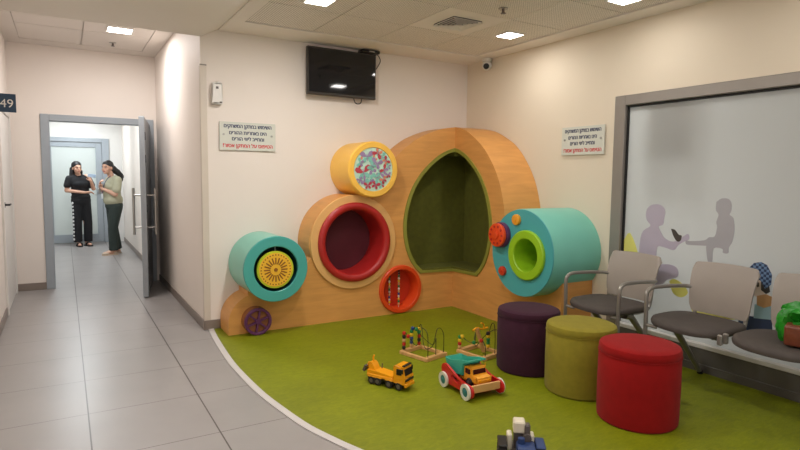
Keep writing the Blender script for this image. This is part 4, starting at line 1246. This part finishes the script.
# tipper: open tub with a visor over the cab
tm = Matrix.Translation((-0.10, 0, 0.045)) @ Matrix.Rotation(R(-6), 4, 'Y')
m = MB(); m.X = tm
pr_ = [(-0.075, 0.085), (-0.05, 0.012), (-0.01, 0.0), (0.09, 0.0), (0.11, 0.075), (0.17, 0.088), (0.17, 0.098), (0.10, 0.096), (0.03, 0.085), (-0.02, 0.078)]
for y0 in (-0.072, 0.062):
    m.slab([pr_], lambda a, b: (a, y0, b), (0, 0.010, 0))
m.slab([[(-0.082, 0.088), (-0.055, 0.006), (-0.01, -0.004), (0.095, -0.004), (0.116, 0.074), (0.172, 0.088), (0.172, 0.098), (0.105, 0.083), (0.085, 0.008), (-0.008, 0.008), (-0.045, 0.016), (-0.070, 0.088)]], lambda a, b: (a, -0.066, b), (0, 0.132, 0))
m.build('tipper', 'toy_teal', dp, local=True)
for x in (-0.075, 0.062):
    for sy in (-1, 1):
        m = MB(); wheel(m, (x, sy * 0.06, 0.0275), (0, 1, 0), 0.0265, 0.022, hub=0.45)
        m.build('wheel', ['tyre', 'toy_grey'], dp, local=True)

# bead mazes
def maze_base(t, w, d):
    m = MB()
    for s in (-1, 1):
        MB().span((-w / 2, s * (d / 2 - 0.012) - 0.012, 0), (w / 2, s * (d / 2 - 0.012) + 0.012, 0.026), bev=0.003).build('base_rail', 'toy_wood', t, local=True)
        MB().span((s * (w / 2 - 0.016) - 0.018, -d / 2 + 0.024, 0), (s * (w / 2 - 0.016) + 0.018, d / 2 - 0.024, 0.030), bev=0.003).build('base_rail', 'toy_wood', t, local=True)
BM = ['b_red', 'b_blue', 'b_green', 'b_yellow', 'b_wood', 'b_black']
def bead(t, p, k, s=0.0148, axis=(0, 0, 1)):
    p = Vector(p)
    m = MB().lathe([(0.003, -s), (s * .75, -s * .85), (s, -s * .3), (s, s * .3), (s * .75, s * .85), (0.003, s)], p, axis, 14, closed=True)
    m.build('bead', BM[k], t, local=True)
# maze one: long axis local +x pointing away from the viewer
ang1 = math.atan2(0.272, -0.069)
m1 = thing('bead_maze', 'wooden bead maze with tall black wire loops on an open rectangular base', 'bead maze', (2.35, 3.557, GZ), ang1, 'bead mazes')
maze_base(m1, 0.288, 0.24)
w1 = [[(-0.128, 0.09, 0.02), (-0.128, 0.09, 0.16), (-0.115, 0.09, 0.215), (-0.08, 0.09, 0.24), (-0.03, 0.085, 0.225), (-0.01, 0.07, 0.15), (0.02, 0.04, 0.09), (0.06, 0.03, 0.07), (0.10, 0.05, 0.12), (0.122, 0.075, 0.155), (0.128, 0.085, 0.1), (0.128, 0.085, 0.02)],
      [(-0.128, -0.09, 0.02), (-0.128, -0.09, 0.16), (-0.124, -0.06, 0.22), (-0.12, -0.02, 0.22), (-0.115, 0.0, 0.15), (-0.10, 0.01, 0.09), (-0.05, 0.02, 0.06), (0.0, 0.0, 0.09), (0.05, -0.04, 0.17), (0.10, -0.08, 0.205), (0.126, -0.088, 0.17), (0.128, -0.088, 0.02)],
      [(-0.128, 0.0, 0.02), (-0.128, 0.0, 0.10), (-0.11, -0.02, 0.15), (-0.06, -0.06, 0.09), (0.0, -0.08, 0.07), (0.06, -0.04, 0.13), (0.10, -0.005, 0.195), (0.126, 0.0, 0.17), (0.128, 0.0, 0.02)]]
for w_ in w1:
    MB().tube(smooth_curve(w_, 6), 0.0028, 8).build('wire_loop', 'wire', m1, local=True)
for (x, y, cols) in ((0.128, 0.085, [5, 0, 4, 5, 0]), (0.128, 0.0, [4, 1, 1, 3, 2]), (0.128, -0.088, [0, 5, 0, 0, 3])):
    for i, k in enumerate(cols):
        bead(m1, (x, y, 0.045 + i * 0.029), k)
for p, k in (((0.118, -0.002, 0.185), 1), ((0.09, -0.014, 0.182), 2), ((0.075, -0.028, 0.16), 2), ((0.108, 0.06, 0.135), 0)):
    bead(m1, p, k)
# maze two
m2 = thing('bead_maze', 'wooden bead maze with a pale slanted post, half behind the aubergine pouf', 'bead maze', (2.753, 3.362, GZ), ang1 - R(4), 'bead mazes')
maze_base(m2, 0.284, 0.24)
m = MB().tube([(-0.02, -0.02, 0.02), (-0.01, 0.06, 0.215)], 0.016, 12)
m.build('slanted_post', 'toy_wood', m2, local=True)
MB().tube(smooth_curve([(-0.01, 0.10, 0.205), (-0.012, 0.06, 0.218), (-0.012, 0.0, 0.20), (-0.012, -0.07, 0.20)], 5), 0.008, 8).build('cross_bar', 'toy_yellow', m2, local=True)
MB().tube(smooth_curve([(-0.012, -0.03, 0.20), (-0.012, -0.02, 0.235), (-0.012, 0.01, 0.25)], 5), 0.006, 8).build('pointer', 'toy_yellow', m2, local=True)
w2 = [[(-0.128, 0.09, 0.02), (-0.128, 0.09, 0.10), (-0.08, 0.08, 0.14), (0.0, 0.05, 0.07), (0.06, 0.0, 0.10), (0.09, -0.05, 0.16), (0.128, -0.09, 0.15), (0.13, -0.09, 0.02)],
      [(-0.13, -0.09, 0.02), (-0.13, -0.09, 0.15), (-0.10, -0.07, 0.20), (-0.05, -0.03, 0.17), (0.0, 0.02, 0.10), (0.06, 0.06, 0.09), (0.12, 0.09, 0.13), (0.13, 0.095, 0.09), (0.13, 0.095, 0.02)],
      [(-0.13, -0.02, 0.02), (-0.13, -0.02, 0.16), (-0.11, -0.03, 0.25), (-0.06, -0.06, 0.24), (-0.02, -0.08, 0.16), (0.0, -0.09, 0.12), (0.0, -0.095, 0.02)]]
for w_ in w2:
    MB().tube(smooth_curve(w_, 6), 0.0028, 8).build('wire_loop', 'wire', m2, local=True)
for (x, y, cols) in ((0.13, 0.095, [4, 0, 3, 2]), (0.0, -0.095, [3, 2, 2, 3, 0]), (-0.13, -0.09, [2, 3, 2, 3])):
    for i, k in enumerate(cols):
        bead(m2, (x, y, 0.044 + i * 0.026), k)
for p, k in (((0.09, -0.05, 0.16), 3), ((0.115, -0.08, 0.158), 2), ((0.03, 0.04, 0.09), 2), ((-0.05, -0.03, 0.168), 5), ((0.115, 0.085, 0.128), 3), ((-0.08, 0.08, 0.138), 0)):
    bead(m2, p, k)

# white and blue toy tractor at the lower picture edge; local -y = towards the viewer
rb = thing('toy_tractor', 'white and navy toy tractor with fat black tyres at the front of the green floor', 'toy tractor', (1.845, 1.935, GZ), R(-38))
MB().span((-0.05, -0.10, 0.04), (0.05, 0.09, 0.075), bev=0.006).build('chassis', 'toy_grey', rb, local=True)
m = MB().span((-0.022, -0.11, 0.07), (0.066, -0.01, 0.125), bev=0.012, seg=2)
m.build('bonnet', 'toy_blue', rb, local=True)
for x in (-0.052, 0.052):
    MB().span((x - 0.012, -0.02, 0.07), (x + 0.012, 0.035, 0.150), bev=0.005).build('cab_post', 'toy_cream', rb, local=True)
    MB().span((x - 0.0125, -0.008, 0.088), (x + 0.0125, 0.020, 0.130), bev=0.002).build('side_window', 'tyre', rb, local=True)
MB().span((-0.03, 0.0, 0.070), (0.03, 0.06, 0.16), bev=0.004).build('cab', 'toy_grey', rb, local=True)
MB().span((-0.034, -0.012, 0.152), (0.022, 0.055, 0.208), bev=0.006).build('roof', 'toy_cream', rb, local=True)
m = MB().span((0.018, -0.02, 0.145), (0.045, 0.02, 0.20), bev=0.006).cyl((0.03, -0.035, 0.14), (0.03, 0.01, 0.14), 0.02, seg=14)
m.build('gearbox', 'toy_grey', rb, local=True)
MB().cyl((0.0, -0.05, 0.12), (0.0, -0.05, 0.15), 0.016, seg=16).build('exhaust', 'toy_blue', rb, local=True)
for x in (-0.088, 0.088):
    m = MB(); wheel(m, (x, -0.045, 0.0625), (1, 0, 0), 0.0625, 0.042, hub=0.4)
    for k in range(14):
        a = 2 * PI * k / 14
        m.mat(0).box((x, -0.045 + math.cos(a) * 0.059, 0.0625 + math.sin(a) * 0.059), (0.042, 0.012, 0.006), rot=(a + PI / 2, 0, 0))
    m.build('wheel', ['tyre', 'toy_grey'], rb, local=True)
    m = MB(); wheel(m, (x * .85, 0.085, 0.04), (1, 0, 0), 0.04, 0.035, hub=0.4)
    m.build('wheel', ['tyre', 'toy_grey'], rb, local=True)
    MB().span((x - 0.022, -0.10, 0.122), (x + 0.022, 0.01, 0.132), bev=0.004).build('mudguard', 'toy_blue' if x > 0 else 'black', rb, local=True)

# ================================================================== PEOPLE
def remesh(mb, name, mats, parent, voxel=0.012, smooth_it=6, paint=None):
    """fuse overlapping volumes of a builder into one continuous skin"""
    me = bpy.data.meshes.new('tmp'); bmesh.ops.recalc_face_normals(mb.bm, faces=mb.bm.faces)
    mb.bm.to_mesh(me); mb.bm.free()
    o = bpy.data.objects.new('tmp', me); COL.objects.link(o)
    r = o.modifiers.new('r', 'REMESH'); r.mode = 'VOXEL'; r.voxel_size = voxel; r.adaptivity = 0.0
    s = o.modifiers.new('s', 'SMOOTH'); s.iterations = smooth_it; s.factor = 0.5
    dg = bpy.context.evaluated_depsgraph_get(); dg.update()
    m2_ = bpy.data.meshes.new_from_object(o.evaluated_get(dg))
    out = MB()
    out.bm.from_mesh(m2_)
    for f in out.bm.faces: f.material_index = 0
    bpy.data.objects.remove(o); bpy.data.meshes.remove(me); bpy.data.meshes.remove(m2_)
    if paint:
        for f in out.bm.faces: f.material_index = paint(f.calc_center_median())
    return out.build(name, mats, parent, local=True, smooth=180, fix=False)

def hand(m, wrist, palm_dir, finger_dir, side, curl=0.5):
    """palm plus five bent fingers"""
    wv = Vector(wrist); d = Vector(finger_dir).normalized(); nrm = Vector(palm_dir).normalized()
    sv = d.cross(nrm).normalized() * side
    c = wv + d * 0.045
    for k in (-1, 0, 1):
        m.cap(wv + sv * k * 0.012, wv + d * 0.085 + sv * k * 0.024, 0.016, 0.013, 10)
    for k, ln in ((-1.5, 0.055), (-0.5, 0.068), (0.5, 0.072), (1.5, 0.064)):
        a = wv + d * 0.085 + sv * k * 0.019
        b = a + (d * math.cos(curl) + nrm * math.sin(curl)) * ln * 0.5
        e = b + (d * math.cos(curl * 2) + nrm * math.sin(curl * 2)) * ln * 0.5
        m.cap(a, b, 0.009, 0.0085, 8); m.cap(b, e, 0.0085, 0.0075, 8)
    a = wv + d * 0.025 + sv * 0.028
    b = a + (d * 0.6 + sv * 0.7).normalized() * 0.035
    e = b + (d * 0.85 + sv * 0.2 + nrm * 0.35).normalized() * 0.03
    m.cap(a, b, 0.012, 0.010, 8); m.cap(b, e, 0.010, 0.0085, 8)

def head(m, c, turn):
    """skull, jaw, nose, ears round centre c, face towards -y turned by angle turn about z"""
    keep = m.X
    m.X = keep @ Matrix.Translation(Vector(c)) @ Matrix.Rotation(turn, 4, 'Z')
    m.sph((0, 0.012, 0.025), (0.073, 0.092, 0.088), 20)
    m.sph((0, -0.022, -0.045), (0.055, 0.062, 0.062), 16)
    m.sph((0, -0.060, -0.088), (0.026, 0.022, 0.018), 12)
    m.cap((0, -0.080, 0.008), (0, -0.096, -0.028), 0.010, 0.013, 10)
    m.sph((0, -0.073, -0.058), (0.024, 0.016, 0.010), 10)
    m.sph((0, -0.078, 0.022), (0.05, 0.012, 0.010), 10)
    for sx in (-1, 1):
        m.sph((sx * 0.074, 0.012, -0.010), (0.010, 0.020, 0.032), 10)
        m.sph((sx * 0.042, -0.052, -0.03), (0.022, 0.022, 0.022), 10)
    m.X = keep
def face_bits(t, c, turn):
    X = Matrix.Translation(Vector(c)) @ Matrix.Rotation(turn, 4, 'Z')
    for sx in (-1, 1):
        m = MB(); m.X = X
        m.sph((sx * 0.031, -0.0765, 0.002), (0.0105, 0.0065, 0.0045), 12); m.mat(1).sph((sx * 0.031, -0.0815, 0.002), (0.0062, 0.003, 0.0048), 10)
        m.build('eye', ['white', 'hair'], t, local=True)
        m = MB(); m.X = X
        m.tube([(sx * 0.016, -0.088, 0.022), (sx * 0.034, -0.086, 0.026), (sx * 0.050, -0.074, 0.020)], [0.003, 0.004, 0.002], 8)
        m.build('eyebrow', 'hair', t, local=True)
    m = MB(); m.X = X
    m.sph((0, -0.086, -0.055), (0.021, 0.007, 0.0045), 12); m.sph((0, -0.085, -0.062), (0.018, 0.007, 0.005), 12)
    m.build('lips', 'lips', t, local=True)

# ---- woman in black, facing the viewer
p1 = thing('person', 'person in a black top and black trousers with a patterned side stripe, facing the corridor', 'person', (0.27, 12.2, 0.0), R(12))
HC = (-0.055, -0.01, 1.475); HT = R(8)
sk = MB()
head(sk, HC, HT)
sk.cap((-0.045, 0.01, 1.40), (-0.03, 0.02, 1.30), 0.046, 0.055)
sk.sph((-0.025, 0.02, 1.22), (0.155, 0.095, 0.13), 18); sk.sph((-0.01, 0.015, 1.05), (0.14, 0.095, 0.15), 18); sk.sph((0, 0.015, 0.88), (0.155, 0.105, 0.13), 18)
sk.cap((-0.03, 0.02, 0.86), (-0.06, 0.0, 0.46), 0.085, 0.058); sk.cap((-0.06, 0.0, 0.46), (-0.065, 0.02, 0.08), 0.056, 0.038)
sk.cap((0.06, 0.02, 0.86), (0.075, -0.01, 0.46), 0.085, 0.058); sk.cap((0.075, -0.01, 0.46), (0.08, 0.02, 0.08), 0.056, 0.038)
for x in (-0.065, 0.08):
    sk.cap((x, 0.03, 0.042), (x + (0.02 if x > 0 else -0.01), -0.13, 0.034), 0.034, 0.026)
shR, elR, haR = (-0.185, 0.02, 1.275), (-0.235, 0.01, 1.055), (0.035, -0.155, 1.02)
shL, elL, haL = (0.135, 0.02, 1.275), (0.205, -0.05, 1.09), (0.135, -0.17, 1.235)
sk.cap((-0.05, 0.02, 1.30), shR, 0.05, 0.05); sk.cap(shR, elR, 0.047, 0.038); sk.cap(elR, haR, 0.037, 0.024)
sk.cap((0.0, 0.02, 1.30), shL, 0.05, 0.05); sk.cap(shL, elL, 0.047, 0.038); sk.cap(elL, haL, 0.037, 0.024)
hand(sk, haR, (0.2, -0.4, -1), (1, -0.15, 0.12), 1, 0.5)
hand(sk, haL, (-0.5, 0.6, 0.1), (-0.45, 0.0, 1), 1, 0.55)
remesh(sk, 'body', 'skin', p1, 0.007, 2)
face_bits(p1, HC, HT)
tp = MB()
tp.sph((-0.025, 0.02, 1.215), (0.172, 0.115, 0.135), 20); tp.sph((-0.02, -0.035, 1.17), (0.14, 0.085, 0.085), 16); tp.sph((-0.01, 0.015, 1.05), (0.158, 0.115, 0.16), 20); tp.sph((0, 0.015, 0.93), (0.170, 0.125, 0.10), 20)
tp.cap((-0.09, 0.02, 1.305), shR, 0.055, 0.062); tp.cap(shR, (-0.222, 0.012, 1.15), 0.062, 0.062)
tp.cap((0.04, 0.02, 1.305), shL, 0.055, 0.062); tp.cap(shL, (0.182, -0.02, 1.15), 0.062, 0.062)
remesh(tp, 'top', 'cloth_black', p1, 0.011, 5)
tr = MB()
tr.sph((0, 0.015, 0.87), (0.172, 0.125, 0.13), 20)
tr.cap((-0.06, 0.02, 0.84), (-0.078, 0.0, 0.46), 0.098, 0.078); tr.cyl((-0.078, 0.0, 0.47), (-0.075, 0.015, 0.085), 0.078, 0.076)
tr.cap((0.07, 0.02, 0.84), (0.098, -0.02, 0.46), 0.098, 0.076); tr.cyl((0.098, -0.02, 0.47), (0.10, 0.012, 0.085), 0.076, 0.074)
remesh(tr, 'trousers', 'cloth_black', p1, 0.011, 5)
m = MB()
for k in range(11):
    z = 0.14 + k * 0.068
    xo = -0.163 - 0.0 * k if z < 0.6 else -0.163 - (z - 0.6) * 0.02
    m.sph((xo + 0.012, -0.035, z), (0.016, 0.022, 0.019 if k % 2 else 0.026), 8)
m.build('side_stripe', 'paper', p1, local=True)
hr = MB()
keepX = Matrix.Translation(Vector(HC)) @ Matrix.Rotation(HT, 4, 'Z')
hr.X = keepX
hr.sph((0, 0.026, 0.046), (0.084, 0.100, 0.088), 20)
for sx in (-1, 1):
    hr.cap((sx * 0.064, 0.018, 0.05), (sx * 0.072, 0.03, -0.06), 0.022, 0.022)
hr.cap((-0.074, 0.03, -0.06), (-0.100, 0.03, -0.25), 0.028, 0.026); hr.cap((-0.05, 0.07, -0.02), (-0.07, 0.10, -0.24), 0.05, 0.04)
hr.cap((0.082, 0.03, -0.06), (0.09, 0.07, -0.20), 0.028, 0.03); hr.cap((0.04, 0.08, 0), (0.03, 0.115, -0.22), 0.05, 0.04)
hr.X = Matrix.Identity(4)
remesh(hr, 'hair', 'hair', p1, 0.007, 2)
for x, dx in ((-0.065, -0.01), (0.08, 0.02)):
    m = MB()
    m.slab([[(-0.042, 0.06), (0.042, 0.06), (0.048, -0.06), (0.04, -0.16), (0.0, -0.185), (-0.04, -0.16), (-0.048, -0.06)]], lambda a, b: (x + a + dx * (-b * 6), b, 0.001), (0, 0, 0.02))
    m.tube(smooth_curve([(x - 0.045 + dx * .3, -0.06, 0.02), (x - 0.03 + dx * .3, -0.065, 0.062), (x + 0.03 + dx * .3, -0.065, 0.062), (x + 0.045 + dx * .3, -0.06, 0.02)], 4), 0.014, 8)
    m.build('sandal', 'shoe_black', p1, local=True)
ph = thing('phone', 'pale blue phone held up in the left hand of the person in black', 'phone', (0.45, 12.02, 1.27))
MB().box((0.455, 12.005, 1.335), (0.13, 0.012, 0.06), rot=(0, R(8), R(12)), bev=0.004).build('case', 'phone', ph)
MB().box((0.40, 11.998, 1.345), (0.05, 0.012, 0.062), rot=(0, R(8), R(12)), bev=0.003).build('card', 'paper', ph)

# ---- woman in the sage T-shirt, side on with her head turned to the viewer
p2 = thing('person', 'person in a sage T-shirt and dark green trousers with arms folded', 'person', (0.70, 10.75, 0.0), R(-72))
HC = (0.02, -0.075, 1.475); HT = R(34)
sk = MB()
head(sk, HC, HT)
sk.cap((0.015, -0.04, 1.40), (0.0, 0.01, 1.29), 0.048, 0.055)
sk.sph((0, 0.02, 1.21), (0.15, 0.10, 0.13), 18); sk.sph((0, 0.0, 1.04), (0.135, 0.105, 0.15), 18); sk.sph((0, 0.015, 0.87), (0.155, 0.115, 0.13), 18)
for sx in (-1, 1):
    yo = -0.07 if sx > 0 else 0.06
    sk.cap((sx * 0.07, 0.02, 0.85), (sx * 0.075, yo * .5, 0.46), 0.09, 0.06); sk.cap((sx * 0.075, yo * .5, 0.46), (sx * 0.08, yo + 0.03, 0.08), 0.058, 0.04)
    sk.cap((sx * 0.08, yo + 0.05, 0.045), (sx * 0.095, yo - 0.12, 0.034), 0.034, 0.026)
shL, elL, haL = (0.165, 0.03, 1.27), (0.185, -0.02, 1.03), (0.04, -0.165, 1.12)
shR, elR, haR = (-0.165, 0.03, 1.27), (-0.19, -0.04, 1.03), (-0.03, -0.18, 1.17)
sk.cap((0.05, 0.02, 1.29), shL, 0.05, 0.05); sk.cap(shL, elL, 0.05, 0.041); sk.cap(elL, haL, 0.040, 0.026)
sk.cap((-0.05, 0.02, 1.29), shR, 0.05, 0.05); sk.cap(shR, elR, 0.05, 0.041); sk.cap(elR, haR, 0.040, 0.026)
hand(sk, haL, (-0.3, 0.3, 0.8), (-0.85, 0.05, 0.35), 1, 0.5)
hand(sk, haR, (0.2, 0.5, -0.2), (0.5, -0.1, 0.75), -1, 0.5)
remesh(sk, 'body', 'skin', p2, 0.007, 2)
face_bits(p2, HC, HT)
tp = MB()
tp.sph((0, 0.025, 1.205), (0.17, 0.125, 0.135), 20); tp.sph((0, -0.045, 1.16), (0.14, 0.09, 0.09), 16); tp.sph((0, 0.0, 1.03), (0.162, 0.135, 0.17), 20); tp.sph((0, 0.015, 0.93), (0.178, 0.150, 0.13), 20)
tp.cap((0.08, 0.025, 1.30), shL, 0.055, 0.066); tp.cap(shL, (0.19, 0.0, 1.11), 0.068, 0.070)
tp.cap((-0.08, 0.025, 1.30), shR, 0.055, 0.066); tp.cap(shR, (-0.19, 0.0, 1.11), 0.068, 0.070)
remesh(tp, 't_shirt', 'cloth_sage', p2, 0.011, 5)
tr = MB()
tr.sph((0, 0.025, 0.84), (0.165, 0.138, 0.12), 20)
for sx in (-1, 1):
    yo = -0.07 if sx > 0 else 0.06
    tr.cap((sx * 0.07, 0.03, 0.82), (sx * 0.078, yo * .5, 0.46), 0.108, 0.078); tr.cyl((sx * 0.078, yo * .5, 0.47), (sx * 0.082, yo + 0.035, 0.075), 0.078, 0.074)
remesh(tr, 'trousers', 'cloth_green', p2, 0.011, 5)
hr = MB(); hr.X = Matrix.Translation(Vector(HC)) @ Matrix.Rotation(HT, 4, 'Z')
hr.sph((0, 0.026, 0.046), (0.083, 0.100, 0.086), 20)
for sx in (-1, 1):
    hr.cap((sx * 0.062, 0.02, 0.05), (sx * 0.070, 0.045, -0.035), 0.022, 0.02)
hr.X = Matrix.Identity(4)
hr.cap((-0.01, 0.03, 1.46), (-0.01, 0.10, 1.40), 0.06, 0.05); hr.cap((-0.01, 0.10, 1.41), (0.0, 0.16, 1.33), 0.05, 0.045); hr.cap((0.0, 0.15, 1.35), (0.0, 0.165, 1.27), 0.045, 0.025)
remesh(hr, 'hair', 'hair', p2, 0.007, 2)
for sx in (-1, 1):
    yo = -0.07 if sx > 0 else 0.06
    m = MB()
    m.slab([[(-0.040, 0.09), (0.040, 0.09), (0.046, -0.04), (0.042, -0.13), (0.0, -0.165), (-0.042, -0.13), (-0.046, -0.04)]], lambda a, b: (sx * 0.085 + a + sx * 0.006, b + yo, 0.001), (0, 0, 0.016))
    m.sph((sx * 0.093, yo - 0.10, 0.028), (0.042, 0.06, 0.030), 14); m.sph((sx * 0.085, yo + 0.05, 0.03), (0.036, 0.045, 0.032), 14)
    m.build('shoe', 'shoe_beige', p2, local=True)
m = MB().tube(smooth_curve([(0.05, -0.03, 1.345), (0.06, -0.10, 1.28), (0.05, -0.148, 1.18), (0.035, -0.165, 1.05)], 5), 0.005, 8)
m.mat(1).box((0.033, -0.172, 1.0), (0.055, 0.006, 0.085), bev=0.002)
m.build('lanyard_badge', ['toy_blue', 'paper'], p2, local=True)
